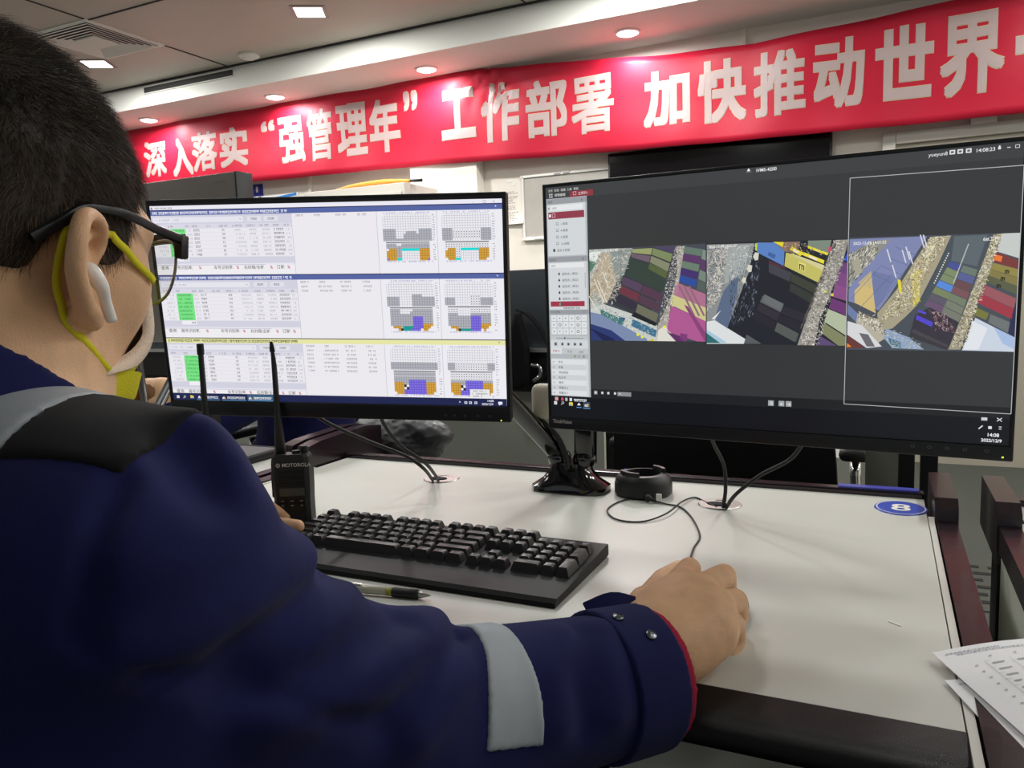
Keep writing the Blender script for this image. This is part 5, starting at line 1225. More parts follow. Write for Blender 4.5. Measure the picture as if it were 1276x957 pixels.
# right hand on the mouse
ha = np.array([.50, .866, 0]); hs = np.array([.866, -.5, 0]); hu = np.array([0, 0, 1.])
def hh(a, s, u): return WR + ha * a + hs * s + hu * u
def _f(m, mz, p, pz, back=.010):
    M = at_z(m, mz); Q = at_z(p, pz); t = (Q - M); t[2] = 0; t /= np.linalg.norm(t)
    return [M, Q, Q + t * .010 + np.array([0, 0, -.019]), Q - t * .006 + np.array([0, 0, -.030])]
RF = [_f((838, 738), .806, (859, 709), .796), _f((866, 738), .809, (902, 718), .795), _f((884, 757), .803, (916, 749), .786), _f((886, 783), .791, (913, 778), .776)]
RFr = [[.0150, .0125, .0100, .0080], [.0150, .0130, .0105, .0082], [.0145, .0125, .0100, .0080], [.0140, .0118, .0092, .0075]]
RT = [at_z((815, 785), .785), at_z((804, 752), .778), at_z((826, 722), .774), at_z((846, 708), .768)]
# left hand at the end of the keyboard
la = np.array([.20, .98, 0]); la /= np.linalg.norm(la); ls = np.array([.98, -.20, 0]); ls /= np.linalg.norm(ls)
def hh2(a, s, u): return WL + la * a + ls * s + hu * u
LF = [
    [hh2(.088, .030, .012), hh2(.122, .036, .012), hh2(.140, .040, -.002), hh2(.150, .043, -.012)],
    [hh2(.090, .008, .015), hh2(.132, .010, .012), hh2(.152, .012, -.004), hh2(.160, .012, -.014)],
    [hh2(.084, -.014, .012), hh2(.122, -.018, .008), hh2(.138, -.019, -.006), hh2(.146, -.019, -.014)],
    [hh2(.074, -.034, .006), hh2(.102, -.042, .000), hh2(.114, -.044, -.010), hh2(.120, -.044, -.015)]]
_t = at_z((371, 656), .778)
LT = [hh2(.030, .028, .000), _t + np.array([-.075, -.040, .004]), _t + np.array([-.036, -.012, .003]), _t]
def d_hand(P, W, fingers, frs, thumb):
    mc = sum(c[0] for c in fingers) / 4; ax = (mc - W) / np.linalg.norm(mc - W)
    sd_ = fingers[3][0] - fingers[0][0]; sd_ = sd_ - ax * (sd_ @ ax); sd_ /= np.linalg.norm(sd_); up = np.cross(sd_, ax); up = up if up[2] > 0 else -up
    d = d_ell(P, W * .45 + mc * .55 - up * .008, (.060, .045, .022), np.stack([ax, sd_, up]))
    for i, c in enumerate(fingers):                       # metacarpals fan out of the wrist
        d = smin(d, d_cap(P, W + sd_ * (-.020, -.006, .008, .020)[i], c[0] - up * .004, .022, .0150), .022)
    d = smin(d, d_cap(P, W - sd_ * .014 - up * .006, thumb[1], .022, .0165), .024)
    d = smin(d, d_cap(P, W + sd_ * .020 - up * .008, fingers[3][0] - up * .010, .020, .014), .02)
    fd = None
    for c, r in zip(fingers, frs):
        x = d_chain(P, c, r); fd = x if fd is None else smin(fd, x, .0020)
    d = smin(d, fd, .006)
    return smin(d, d_chain(P, thumb, [.018, .0145, .0120, .0095]), .008)
def d_head(P):
    q = hl(P)
    far = np.linalg.norm(q - np.array([0, .01, 0.0]), axis=1)
    d = far - .16
    m = far < .26
    q = q[m]
    x = d_cran(q)
    x = smin(x, d_ell(q, (0, .038, -.012), (.062, .054, .078)), .03)
    ar = q.copy(); ar[:, 0] = np.abs(ar[:, 0])
    x = smin(x, d_chain(ar, [(.052, .000, -.040), (.042, .032, -.064), (.012, .070, -.084)], [.021, .018, .016]), .03)
    x = smin(x, d_ell(ar, (.040, .056, .000), (.025, .025, .026)), .02)
    x = smin(x, d_cap(ar, (.010, .088, .046), (.046, .078, .046), .010), .015)           # brow
    x = smax(x, -d_ell(ar, (.031, .100, .032), (.017, .014, .012)), .012)                # eye sockets
    x = smin(x, d_ell(ar, (.031, .078, .031), (.016, .012, .012)), .006)
    x = smin(x, d_cap(q, (0, .092, .038), (0, .112, .000), .007, .011), .012)            # nose
    x = smin(x, d_cap(ar, (.010, .100, -.004), (.012, .096, -.004), .008), .006)
    x = smin(x, d_cap(ar, (.0, .098, -.038), (.020, .090, -.038), .006, .004), .005)     # lips
    x = smin(x, d_cap(ar, (.0, .097, -.049), (.018, .089, -.048), .007, .004), .005)
    # ears: bowl, rim, lobe, inner fold, tragus
    n = np.array([.80, .60, 0.08]); n /= np.linalg.norm(n); t = np.array([-.60, .80, 0]); t /= np.linalg.norm(t); b = np.cross(n, t)
    A = np.stack([n, t, b])
    ar = ar.copy(); ar[:, 2] = ar[:, 2] / .88; ar[:, 1] = ar[:, 1] / .95
    e = d_ell(ar, (.084, -.006, .010), (.0045, .017, .030), A)
    hel = cr([(.076, .010, .008), (.080, .014, .024), (.086, .008, .036), (.092, -.006, .040), (.098, -.018, .034), (.101, -.024, .018), (.099, -.023, .000), (.092, -.011, -.016), (.085, .001, -.026)], 4)
    e = smin(e, d_chain(ar, hel, list(np.interp(np.linspace(0, 1, len(hel)), [0, .15, .4, .7, 1], [.003, .0042, .0052, .0058, .0062]))), .006)
    e = smin(e, d_chain(ar, [(.086, -.001, -.025), (.081, .009, -.030), (.077, .015, -.025)], [.0062, .0060, .0045]), .006)
    e = smin(e, d_chain(ar, cr([(.081, .003, .030), (.087, -.008, .022), (.089, -.013, .004), (.084, -.004, -.012)], 3), [.003] * 10), .006)
    e = smax(e, -d_ell(ar, (.090, .002, .002), (.009, .010, .012)), .005)
    e = smin(e, d_cap(ar, (.076, .011, .004), (.080, .009, .000), .0045, .0035), .004)
    x = smin(x, e, .006)
    d[m] = x
    return d
KNEE = {-1: np.array([-.68, .58, .54]), 1: np.array([-.275, .67, .565])}
ANK = {-1: np.array([-.68, .52, .09]), 1: np.array([-.285, .60, .09])}
def d_body(P):
    d = d_head(P)
    # neck and trunk
    nt = hw(0, -.022, -.02)
    d = smin(d, d_cap(P, nt, NB + [0, -.005, -.02], .058, .066), .03)
    tr = d_cap(P, (-.52, .23, .84), (-.52, .12, .56), .115, .125)
    tr = smin(tr, d_cap(P, SR * .75 + SL * .25, SL * .75 + SR * .25, .062), .06)
    tr = smin(tr, d_cap(P, NB + [0, 0, -.03], NB + [0, -.01, -.12], .07, .08), .05)
    d = smin(d, tr, .05)
    for S, E_, W_ in ((SR, EL, WR), (SL, EL2, WL)):
        d = smin(d, d_chain(P, [S, E_, W_ + (E_ - W_) * .15, W_], [.050, .038, .030, .029]), .02)
    for s in (-1, 1):
        hip = np.array([-.52 + s * .10, .12, .53]); kn = KNEE[s]; an = ANK[s]
        d = smin(d, d_chain(P, [hip, kn, an, an + [0, .12, -.035]], [.075, .055, .036, .03]), .03)
    m = np.linalg.norm(P - WR, axis=1) < .30
    if m.any(): d[m] = smin(d[m], d_hand(P[m], WR, RF, RFr, RT), .015)
    m = np.linalg.norm(P - WL, axis=1) < .30
    if m.any(): d[m] = smin(d[m], d_hand(P[m], WL, LF, [[x * .88 for x in r] for r in RFr], LT), .015)
    return d
def d_all_skin(P): return d_body(P)

# --- jacket
WJL = WL + np.array([0, -.02, -.01])
DESKF = .655
def d_jbase(P):
    tr = d_cap(P, (-.52, .235, .86), (-.52, .10, .62), .150, .165)
    tr = smin(tr, d_cap(P, SR * .80 + SL * .20, SL * .80 + SR * .20, .080), .08)
    tr = smin(tr, d_cap(P, (-.40, .25, .82), (-.40, .20, .60), .085, .10), .06)
    for S in (SR, SL):
        tr = smin(tr, d_cap(P, S + [0, 0, .004], NB + (S - NB) * .35 + [0, .0, -.006], .058, .056), .05)
    d = tr
    for S, E_, W_, wd in ((SR, EL, WJ, 1.0), (SL, EL2, WJL, .85)):
        ax = (W_ - E_) / np.linalg.norm(W_ - E_)
        a = d_chain(P, [S, S * .5 + E_ * .5 - np.array([0, .0, .010]), E_, E_ + ax * .10, W_ - ax * .02], [.064, .056, .066 * wd, .060 * wd, .056 * wd])
        if wd == 1.0:
            a = smin(a, d_cap(P, at_d((234, 606), .425), at_d((254, 618), .44), .029, .020), .025)
            a = smin(a, d_cap(P, (-.37, .28, .87), EL + [-.02, .0, -.03], .06, .06), .05)
        a = smax(a, (P - (W_ - ax * .012)) @ ax, .004)
        d = smin(d, a, .035)
    # the sleeves rest on the desk edge
    desk = np.maximum(.597 - P[:, 1], P[:, 2] - .753)
    return smax(d, -desk, .01)
FOLDS = []
def d_jacket(P):
    d = d_jbase(P)
    m = np.abs(d) < .05
    if m.any():
        q = P[m]; x = d[m]
        for pl, hgt, w in FOLDS:
            l = d_line(q, pl); x = x - 1.5 * hgt * np.exp(-(l / w) ** 2)
        d = d.copy(); d[m] = x
    # neck opening
    nt = hw(0, -.02, -.02); ax = nt - NB; ax = ax / np.linalg.norm(ax)
    return smax(d, -d_cap(P, NB + ax * .0, NB + ax * .2, .070, .073), .01)
def fold(pxs, h, w):
    FOLDS.append((cr([march(d_jbase, p) for p in pxs], 3), h, w))
fold([(378, 690), (330, 735), (270, 770), (200, 800), (150, 815)], .0075, .016)
fold([(410, 705), (350, 770), (290, 810)], -.006, .014)
fold([(545, 760), (490, 815), (430, 850), (350, 880)], .0095, .020)
fold([(500, 780), (445, 815), (390, 840), (300, 850)], -.008, .014)
fold([(600, 800), (565, 850), (520, 910)], .007, .016)
fold([(575, 800), (530, 850), (480, 900)], -.005, .012)
fold([(250, 535), (275, 565), (290, 600)], .006, .016)
fold([(232, 555), (245, 580), (262, 600)], -.010, .016)
fold([(330, 640), (280, 680), (200, 700), (140, 690)], .004, .018)
fold([(440, 730), (400, 790), (340, 840)], .004, .012)
fold([(700, 790), (690, 840), (695, 900)], .004, .014)
fold([(725, 790), (722, 850), (730, 910)], -.003, .010)
fold([(755, 780), (760, 830), (770, 890)], .003, .012)
fold([(150, 600), (118, 680), (105, 790)], -.006, .007)
fold([(105, 795), (180, 830), (270, 850), (380, 880), (480, 905)], -.005, .007)

P_ = thing('person', 'seated man in navy work jacket, glasses and yellow face mask, right hand on the mouse', 'person', (-.52, .12, .0))
body, BV, BF = sdf_obj('body', d_all_skin, (-1.06, -.10, .02), (-.02, .96, 1.30), .0021, M_skin, P_)
# coat
jk, JV, JF = sdf_obj('jacket', d_jacket, (-1.06, -.12, .40), (-.05, .82, 1.12), .004, M_navy, P_, relax=1)
def patch(name, region, m, off, h, lo, hi, parent=None, thick=.004, lab=None):
    o, _, _ = sdf_obj(name, lambda P: smax(np.maximum(d_jacket(P) - off, -(d_jacket(P) + thick)), region(P), .002), lo, hi, h, m, parent or jk, relax=1)
    if lab: o['label'] = lab
    return o
def halfspace(px_a, px_b, flip=1):
    """vertical-ish cut through the eye-side seam a-b drawn on the cloth, deep along the cloth normal"""
    A = march(d_jacket, px_a); B = march(d_jacket, px_b); mid = (A + B) / 2; e = 1e-3
    n = np.array([float(d_jbase((mid + e * k)[None])[0] - d_jbase((mid - e * k)[None])[0]) for k in np.eye(3)]); n /= np.linalg.norm(n)
    s = np.cross(B - A, n); s /= np.linalg.norm(s)
    return lambda P: ((P - A) @ s) * flip
# black yoke over the right shoulder (between neck and armhole seam)
y1 = halfspace((150, 597), (233, 522)); y2 = halfspace((-10, 573), (150, 597)); y3 = halfspace((-10, 575), (85, 500))
def side(fn, px): return 1 if float(fn(march(d_jacket, px)[None])[0]) < 0 else -1
s1, s2, s3 = (side(f, (110, 550)) for f in (y1, y2, y3))
patch('shoulder_yoke', lambda P: np.maximum(np.maximum(y1(P) * s1, y2(P) * s2), np.maximum(y3(P) * s3, .0 * P[:, 0] - (P[:, 0] + .53))), M_black_cloth, .0025, .003, (-.60, .10, .90), (-.28, .42, 1.12), lab='black shoulder yoke')
def reg_grey(P):
    return np.maximum(np.maximum(-y3(P) * s3, y2(P) * s2 - .0), np.maximum(-(P[:, 0] + .60), P[:, 0] + .36))
patch('shoulder_stripe', reg_grey, M_reflect, .0022, .003, (-.62, .10, .90), (-.34, .42, 1.12), lab='grey shoulder stripe')
# reflective band round the sleeve below the elbow
axf = (WR - EL) / np.linalg.norm(WR - EL)
b1 = halfspace((590, 785), (606, 930)); b2 = halfspace((640, 790), (676, 930)); sb1, sb2 = side(b1, (635, 870)), side(b2, (625, 850)); b3 = halfspace((606, 938), (676, 930)); sb3 = side(b3, (640, 870))
patch('reflective_band', lambda P: np.maximum(np.maximum(b1(P) * sb1, b2(P) * sb2), np.maximum(b3(P) * sb3, d_cap(P, EL, WR, .13))), M_reflect, .0022, .0025, (-.42, .38, .70), (-.16, .66, .92), lab='grey reflective sleeve band')
# collar, cuffs, lining, snaps
nt_ = hw(0, -.02, -.02); axn = (nt_ - NB) / np.linalg.norm(nt_ - NB)
def d_collar(P):
    q = P - NB; h = q @ axn
    r = d_cap(P, NB - axn * .05, NB + axn * .16, .084, .074)
    d = np.maximum(np.abs(r) - .004, np.maximum(-h - .04, np.maximum(h - .053 + .70 * (P[:, 1] - NB[1]), h - .085)))
    return d
sdf_obj('collar', d_collar, (-.66, .10, .91), (-.34, .44, 1.14), .003, M_navy, jk, relax=1)
for W_, E_, wd in ((WJ, EL, 1.0), (WJL, EL2, .85)):
    ax = (W_ - E_) / np.linalg.norm(W_ - E_)
    def d_cuff(P, W_=W_, ax=ax, wd=wd):
        h = (P - W_) @ ax; r = d_cap(P, W_ - ax * .09, W_ + ax * .05, .0592 * wd, .0572 * wd)
        return smax(np.maximum(np.abs(r) - .0022, np.maximum(-h - .050, h + .000)) - .001, -np.maximum(.597 - P[:, 1], P[:, 2] - .753), .004)
    c_, _, _ = sdf_obj('cuff', d_cuff, W_ - .10, W_ + .10, .0022, M_navy, jk, relax=1)
    def d_lin(P, W_=W_, ax=ax, wd=wd):
        h = (P - W_) @ ax; r = d_cap(P, W_ - ax * .09, W_ + ax * .05, .0548 * wd, .0528 * wd)
        return np.maximum(np.abs(r) - .0024, np.maximum(-h - .02, h - .009)) - .001
    l_, _, _ = sdf_obj('cuff_lining', d_lin, W_ - .10, W_ + .10, .0022, M_redlining, jk, relax=1); l_['label'] = 'dark red cuff lining'
for px in ((811, 792), (770, 770)):
    q = march(lambda P: np.minimum(d_jacket(P), d_cuff(P, WJ, (WJ - EL) / np.linalg.norm(WJ - EL), 1.0)), px); e = 1e-3
    fn = lambda P: d_cap(P, EL, WJ, .05)
    n = np.array([float(fn((q + e * k)[None])[0] - fn((q - e * k)[None])[0]) for k in np.eye(3)]); n = Vector(n).normalized()
    b = MB(); rot = n.to_track_quat('Z', 'Y').to_matrix()
    prof = [(.0005, .0026), (.0022, .0030), (.0030, .0022), (.0042, .0024), (.0046, .0012), (.0046, -.001)]
    mm = MB(); mm.lathe(prof, (0, 0, 0), 20); b.add([tuple(Vector(q) + rot @ Vector(v)) for v in mm.v], mm.f)
    o = b.build('snap_button', M_snap, jk, smooth=True); o['label'] = 'metal snap button'
# cuff tab standing up at the thumb side
b = MB(); tp = [at_d(p, d) for p, d in (((735, 768), .690), ((765, 756), .70), ((792, 761), .71))]
b.ribbon(cr(tp, 4), [np.array([.25, -.45, -.6])] * 9, .026, .0035); b.build('cuff_tab', M_navy, jk, auto=50)
# trousers and shoes
def d_trou(P):
    d = None
    for s in (-1, 1):
        hip = np.array([-.52 + s * .10, .12, .545]); kn = KNEE[s]; an = ANK[s] + np.array([0, 0, .04])
        x = d_chain(P, [hip, kn, an], [.095, .070, .055]); d = x if d is None else smin(d, x, .04)
    return smin(d, d_cap(P, (-.60, .10, .58), (-.44, .10, .58), .13), .05)
sdf_obj('trousers', d_trou, (-.86, -.10, .05), (-.16, .80, .76), .010, M_trouser, P_, relax=1)
for s in (-1, 1):
    an = ANK[s] - np.array([0, 0, .04])
    sdf_obj('shoe', lambda P: smax(smin(d_cap(P, an + [0, -.03, .0], an + [0, .16, -.008], .046, .040), d_cap(P, an + [0, -.01, 0], an + [0, -.01, .06], .046), .02), -(P[:, 2] - .002), .004), an - [.09, .12, .06], an + [.09, .24, .12], .006, M_shoe, P_, relax=1)

# --- hair: cap plus strands
def lowline(F, U):
    """>0 inside hair (side view)"""
    front = np.interp(U, [.0, .012, .03, .045, .06, .08, .10, .13], [.020, .036, .046, .047, .054, .070, .082, .088])
    low = np.interp(F, [-.11, -.07, -.045, -.028, -.020, -.010, .008, .012, .05], [-.055, -.045, -.030, -.004, .018, .040, .040, .006, .008])
    return np.minimum(front - F, U - low)
def d_hair(P):
    q = hl(P); far = np.linalg.norm(q, axis=1); d = far - .2
    m = far < .28; q = q[m]
    c = d_cran(q)
    th = np.interp(q[:, 2], [-.05, .0, .04, .08, .12, .17], [.002, .003, .005, .011, .019, .021])
    rg = lowline(q[:, 1], q[:, 2]); th = th * np.interp(q[:, 1], [.0, .06], [1.0, .55])
    d[m] = smax(c - th, -rg * .7, .008)
    return d
hair, HV, HFc = sdf_obj('hair', d_hair, HO - .2, HO + .21, .003, M_hair, P_)
tri = HV[HFc]; cen = tri.mean(1)
nrm = np.cross(tri[:, 2] - tri[:, 0], tri[:, 3] - tri[:, 1]); ar_ = np.linalg.norm(nrm, axis=1); nrm = nrm / np.maximum(ar_, 1e-12)[:, None]
qc = hl(cen); outer = (d_cran(qc) > .0015)
cen = cen[outer]; nrm = nrm[outer]; ar_ = ar_[outer]; qc = qc[outer]
NS = 52000
pick = np.random.choice(len(cen), NS, p=ar_ / ar_.sum())
q = qc[pick]; n_l = nrm[pick] @ HM.T
root = cen[pick] + (np.random.rand(NS, 3) - .5) * .003
tt = np.clip((q[:, 2] - .02) / .11, 0, 1); flow = np.stack([np.sign(q[:, 0]) * .15 * np.ones(NS), .15 + .75 * tt, -.9 + 1.0 * tt], 1)
flow[:, 1] -= np.where(q[:, 1] < -.02, .55, 0)
flow += np.random.randn(NS, 3) * .22 + np.sin(q * 160) * .18
tan = flow - n_l * (flow * n_l).sum(1)[:, None]; tan /= np.maximum(np.linalg.norm(tan, axis=1), 1e-6)[:, None]
L = np.interp(q[:, 2], [-.05, 0, .05, .1, .16], [.006, .009, .012, .015, .017]) * np.random.uniform(.6, 1.25, NS)
lift = np.interp(q[:, 2], [-.05, .05, .12], [.14, .22, .50]) * np.random.uniform(.5, 1.3, NS)
tW = tan @ HM; nW = nrm[pick]
K = 4; vs = np.empty((NS, K, 3, 3)); wid = np.random.uniform(.00014, .00030, NS)
sd = np.cross(tW, nW)
for k in range(K):
    t = k / (K - 1)
    c = root - nW * .003 + (tW * t + nW * (lift * t * (1 - .35 * t))[:, None] + nW * .004 / .02 * t) * L[:, None] - np.array([0, 0, 1]) * (L * t * t * .12)[:, None]
    w = wid * (1 - .75 * t)
    vs[:, k, 0] = c + sd * w[:, None]; vs[:, k, 1] = c - sd * w[:, None]; vs[:, k, 2] = c + nW * (w * 1.2)[:, None]
base = (np.arange(NS) * K * 3)[:, None]
fl = []
for k in range(K - 1):
    for a, b_ in ((0, 1), (1, 2), (2, 0)):
        fl.append(np.stack([base[:, 0] + k * 3 + a, base[:, 0] + k * 3 + b_, base[:, 0] + (k + 1) * 3 + b_, base[:, 0] + (k + 1) * 3 + a], 1))
fl = np.concatenate(fl); Vs = vs.reshape(-1, 3)
me = bpy.data.meshes.new('hair_strands'); Mi = np.array(POS[P_].inverted()); Vl = Vs @ Mi[:3, :3].T + Mi[:3, 3]
me.vertices.add(len(Vl)); me.vertices.foreach_set('co', Vl.ravel()); me.loops.add(fl.size); me.polygons.add(len(fl))
me.loops.foreach_set('vertex_index', fl.ravel().astype(np.int32)); me.polygons.foreach_set('loop_start', (np.arange(len(fl)) * 4).astype(np.int32))
me.materials.append(M_hair); me.materials.append(M_hairtip)
mi_ = (np.random.rand(NS) < np.interp(q[:, 2], [.0, .05, .10], [.75, .5, .12])).astype(np.int32)
me.polygons.foreach_set('material_index', np.tile(mi_, len(fl) // NS)); me.polygons.foreach_set('use_smooth', np.ones(len(fl), bool)); me.update(calc_edges=True)
o = bpy.data.objects.new('hair_strands', me); COL.objects.link(o); o.parent = hair; POS[o] = POS[P_]; o['kind'] = 'stuff'

def push_out(pc, need):
    out = []
    n = len(pc)
    for i, p in enumerate(pc):
        p = np.array(p, float); w = need(i, n)
        for _ in range(22):
            if w < 0: break
            P = hw(*p)[None]
            if min(float(d_head(P)[0]), float(d_hair(P)[0]) - .0012) >= w: break
            p[0] += .0005
        out.append(p)
    k = np.array(out)
    for _ in range(2): k[1:-1, 0] = np.maximum(k[1:-1, 0], (k[:-2, 0] + k[2:, 0]) / 2)
    return list(k)
# --- face mask
mask = MB()
redge = cr([(.060, .072, .008), (.054, .084, -.012), (.051, .088, -.030), (.055, .070, -.046), (.064, .034, -.055)], 4)
cent = cr([(0, .108, .030), (0, .126, .010), (0, .124, -.020), (0, .120, -.050), (0, .106, -.072)], 4)
rows = len(redge); SG = 16; vs = []; fs = []
for i in range(rows):
    e = redge[i]; c = cent[i]
    for k in range(-SG, SG + 1):
        s = abs(k) / SG; sg = 1 if k >= 0 else -1
        R_ = e[0] * s
        w = 1 - s ** 1.25
        bul = .0015 * math.sin(s * math.pi) 
        vs.append(hw(sg * (R_ + bul), e[1] + (c[1] - e[1]) * w + bul, e[2] + (c[2] - e[2]) * w))
nc = 2 * SG + 1
ext = []
for i in range(rows - 1):
    for k in range(nc - 1): fs.append([i * nc + k, i * nc + k + 1, (i + 1) * nc + k + 1, (i + 1) * nc + k])
nv = len(vs)
cenh = hw(0, .02, -.02)
vin = [v + (cenh - v) / np.linalg.norm(cenh - v) * .0012 for v in vs]
mask.add(vs, fs, 0); mask.add(vin, [f[::-1] for f in fs], 1)
rim = [k for k in range(nc)] + [i * nc + nc - 1 for i in range(1, rows)] + [(rows - 1) * nc + k for k in range(nc - 2, -1, -1)] + [i * nc for i in range(rows - 2, 0, -1)]
allv = vs + vin
mask.add(allv, [[rim[i], rim[(i + 1) % len(rim)], nv + rim[(i + 1) % len(rim)], nv + rim[i]] for i in range(len(rim))], 1)
# chin flap folded under
flv = []; ff = []
fr = [(-1, .063, .032, -.054), (-.5, .045, .060, -.074), (0, 0, .098, -.088), (.5, .045, .060, -.074), (1, .063, .032, -.054)]
up_ = cr([(-.064, .034, -.055), (-.046, .086, -.055), (0, .106, -.072), (.046, .086, -.055), (.064, .034, -.055)], 5)
dn_ = cr([(-.054, .032, -.086), (-.032, .078, -.082), (0, .090, -.094), (.032, .078, -.082), (.054, .032, -.086)], 5)
for a, b_ in zip(up_, dn_):
    for t in (0, .35, .7, 1): 
        p = a + (b_ - a) * t; flv.append(hw(p[0], p[1] + .004 * math.sin(t * 3.1), p[2] - .006 * math.sin(t * 3.1)))
for i in range(len(up_) - 1):
    for t in range(3): ff.append([i * 4 + t, (i + 1) * 4 + t, (i + 1) * 4 + t + 1, i * 4 + t + 1])
mask.add(flv, ff, 0)
mk = mask.build('face_mask', [M_yellow, M_maskin], P_, smooth=True)
for sg in (1, -1):
    b = MB(); pts_ = [(p[0] + .0015, p[1] - .0045, p[2]) for p in redge]
    b.ribbon([hw(sg * p[0], p[1], p[2]) for p in pts_], [HF] * len(pts_), .0105, .0010); o = b.build('edge_binding', M_maskin, mk, smooth=True); o['label'] = 'pale pinkish mask edge'
mod = mk.modifiers.new('sheet', 'SOLIDIFY') if False else None
for sg in (1, -1):
    b = MB()
    ps = [(.060, .072, .008), (.066, .054, .014), (.0745, .034, .022), (.078, .016, .028), (.080, .007, .033), (.082, -.004, .034), (.084, -.014, .026), (.0845, -.0195, .010), (.082, -.019, -.006), (.077, -.011, -.018), (.0755, -.005, -.030), (.0715, .012, -.042), (.0645, .034, -.055)]
    pc = push_out(cr(ps, 5), lambda i, n: .0022 if (i < n * .25 or i > n * .80) else -1); b.ribbon([hw(sg * p[0], p[1], p[2]) for p in pc], [HU * .8 + HF * .6 if i < len(pc) * .4 else HF for i, p in enumerate(pc)], .0050, .0010)
    o = b.build('ear_loop', M_yellow, mk, smooth=True); o['label'] = 'yellow ear loop'

# --- glasses (brow-line)
gl = MB()
gl.tube([hw(-.010, .100, .034), hw(-.004, .104, .037), hw(.004, .104, .037), hw(.010, .100, .034)], .0014, 8)
G = gl.build('glasses', M_glassmetal, P_, smooth=True)
for sg in (1, -1):
    loop = cr([(.012, .102, .039), (.036, .103, .043), (.061, .097, .041), (.066, .095, .023), (.058, .097, .004), (.039, .102, -.003), (.020, .103, .004), (.012, .103, .020)], 5, closed=True)
    b = MB(); b.tube([hw(sg * p[0], p[1], p[2]) for p in loop], .0011, 8, closed=True); b.build('lens_rim', M_glassmetal, G, smooth=True)
    b = MB(); cx = np.mean(loop, 0); n_ = len(loop)
    f1 = [hw(sg * p[0], p[1] + .0006, p[2]) for p in loop] + [hw(sg * cx[0], cx[1] + .002, cx[2])]
    f2 = [hw(sg * p[0], p[1] - .0006, p[2]) for p in loop] + [hw(sg * cx[0], cx[1] + .0006, cx[2])]
    b.add(f1 + f2, [[i, (i + 1) % n_, n_] for i in range(n_)] + [[n_ + 1 + (i + 1) % n_, n_ + 1 + i, 2 * n_ + 1] for i in range(n_)])
    o = b.build('lens', M_lens, G, smooth=True); o['label'] = 'clear lens'
    b = MB()
    br = cr([(.010, .104, .039), (.036, .105, .045), (.061, .099, .044), (.0735, .093, .042)], 5)
    b.ribbon([hw(sg * p[0], p[1], p[2]) for p in br], [HU] * len(br), .007, .004)
    b.build('brow_bar', M_glassblk, G, auto=40)
    b = MB()
    te = push_out(cr([(.0745, .093, .041), (.0755, .074, .042), (.0790, .044, .0435), (.0835, .010, .0430), (.0850, -.006, .039), (.0845, -.020, .028), (.082, -.036, .016)], 5), lambda i, n: .0035 if i < n * .42 else -1)
    rr = np.interp(np.linspace(0, 1, len(te)), [0, .3, .6, .8, 1], [.0075, .0065, .0060, .0070, .0078])
    P3 = [Vector(hw(sg * p[0], p[1], p[2])) for p in te]; vs = []; fs = []
    for i, p in enumerate(P3):
        T = (P3[min(i + 1, len(P3) - 1)] - P3[max(i - 1, 0)]).normalized(); N = Vector(HR) * sg; N = (N - T * N.dot(T)).normalized(); W = T.cross(N)
        for a in range(8):
            an = 2 * math.pi * a / 8; vs.append(p + N * math.cos(an) * .0022 + W * math.sin(an) * rr[i] / 2)
    for i in range(len(P3) - 1):
        for a in range(8): fs.append([i * 8 + a, i * 8 + (a + 1) % 8, (i + 1) * 8 + (a + 1) % 8, (i + 1) * 8 + a])
    fs += [list(range(8))[::-1], [(len(P3) - 1) * 8 + a for a in range(8)]]
    b.add(vs, fs); b.box(hw(sg * .0735, .092, .036), (.007, .008, .017), bev=.0015, rot=Matrix([list(HR), list(HF), list(HU)]).transposed())
    b.build('temple', M_glassblk, G, auto=40)
# --- earbud and eyes
b = MB()
e1, e2, e3 = hw(.083, .002, .000), hw(.089, .003, -.002), hw(.0855, .018, -.030)
b2 = cr([(.080, .000, .002), (.088, -.001, .002), (.0915, .004, -.006), (.0885, .010, -.014), (.0860, .0175, -.0245)], 6)
b.tube([hw(*p) for p in b2], list(np.interp(np.linspace(0, 1, len(b2)), [0, .2, .4, .6, 1], [.006, .0062, .0048, .0036, .0033])), 14)
o = b.build('earbud', M_white_plastic, P_, smooth=True); o['label'] = 'white wireless earbud'
b = MB(); b.tube([hw(.0905, .001, .004), hw(.0918, .004, .0015)], .0012, 8); b.build('sensor_slot', M_glassblk, o, smooth=True)
for sg in (1, -1):
    b = MB(); q = bmesh.new(); bmesh.ops.create_uvsphere(q, u_segments=20, v_segments=14, radius=.0122)
    for v in q.verts: v.co = Vector(hw(sg * .031, .0815, .031)) + v.co
    b.bm(q); o = b.build('eye', M_eye, P_, smooth=True)
    b = MB(); b.lathe([(0, .0014), (.004, .001), (.006, 0)], (0, 0, 0), 20)
    rot = Vector(HF).to_track_quat('Z', 'Y').to_matrix(); b.v = [tuple(Vector(hw(sg * .031, .0925, .031)) + rot @ Vector(v)) for v in b.v]
    b.build('iris', M_shoe, o, smooth=True)
# ------------------------------------------------------------------ behind the desks
M_slate = mat('slate_panel', '#4b5157', rough=.55, spec=.4)
M_chairfab = mat('chair_black_mesh', '#141416', rough=.75, spec=.25, bump=.3, bscale=600)
M_chrome = mat('chrome', '#c8cacc', rough=.12, metal=1.0)
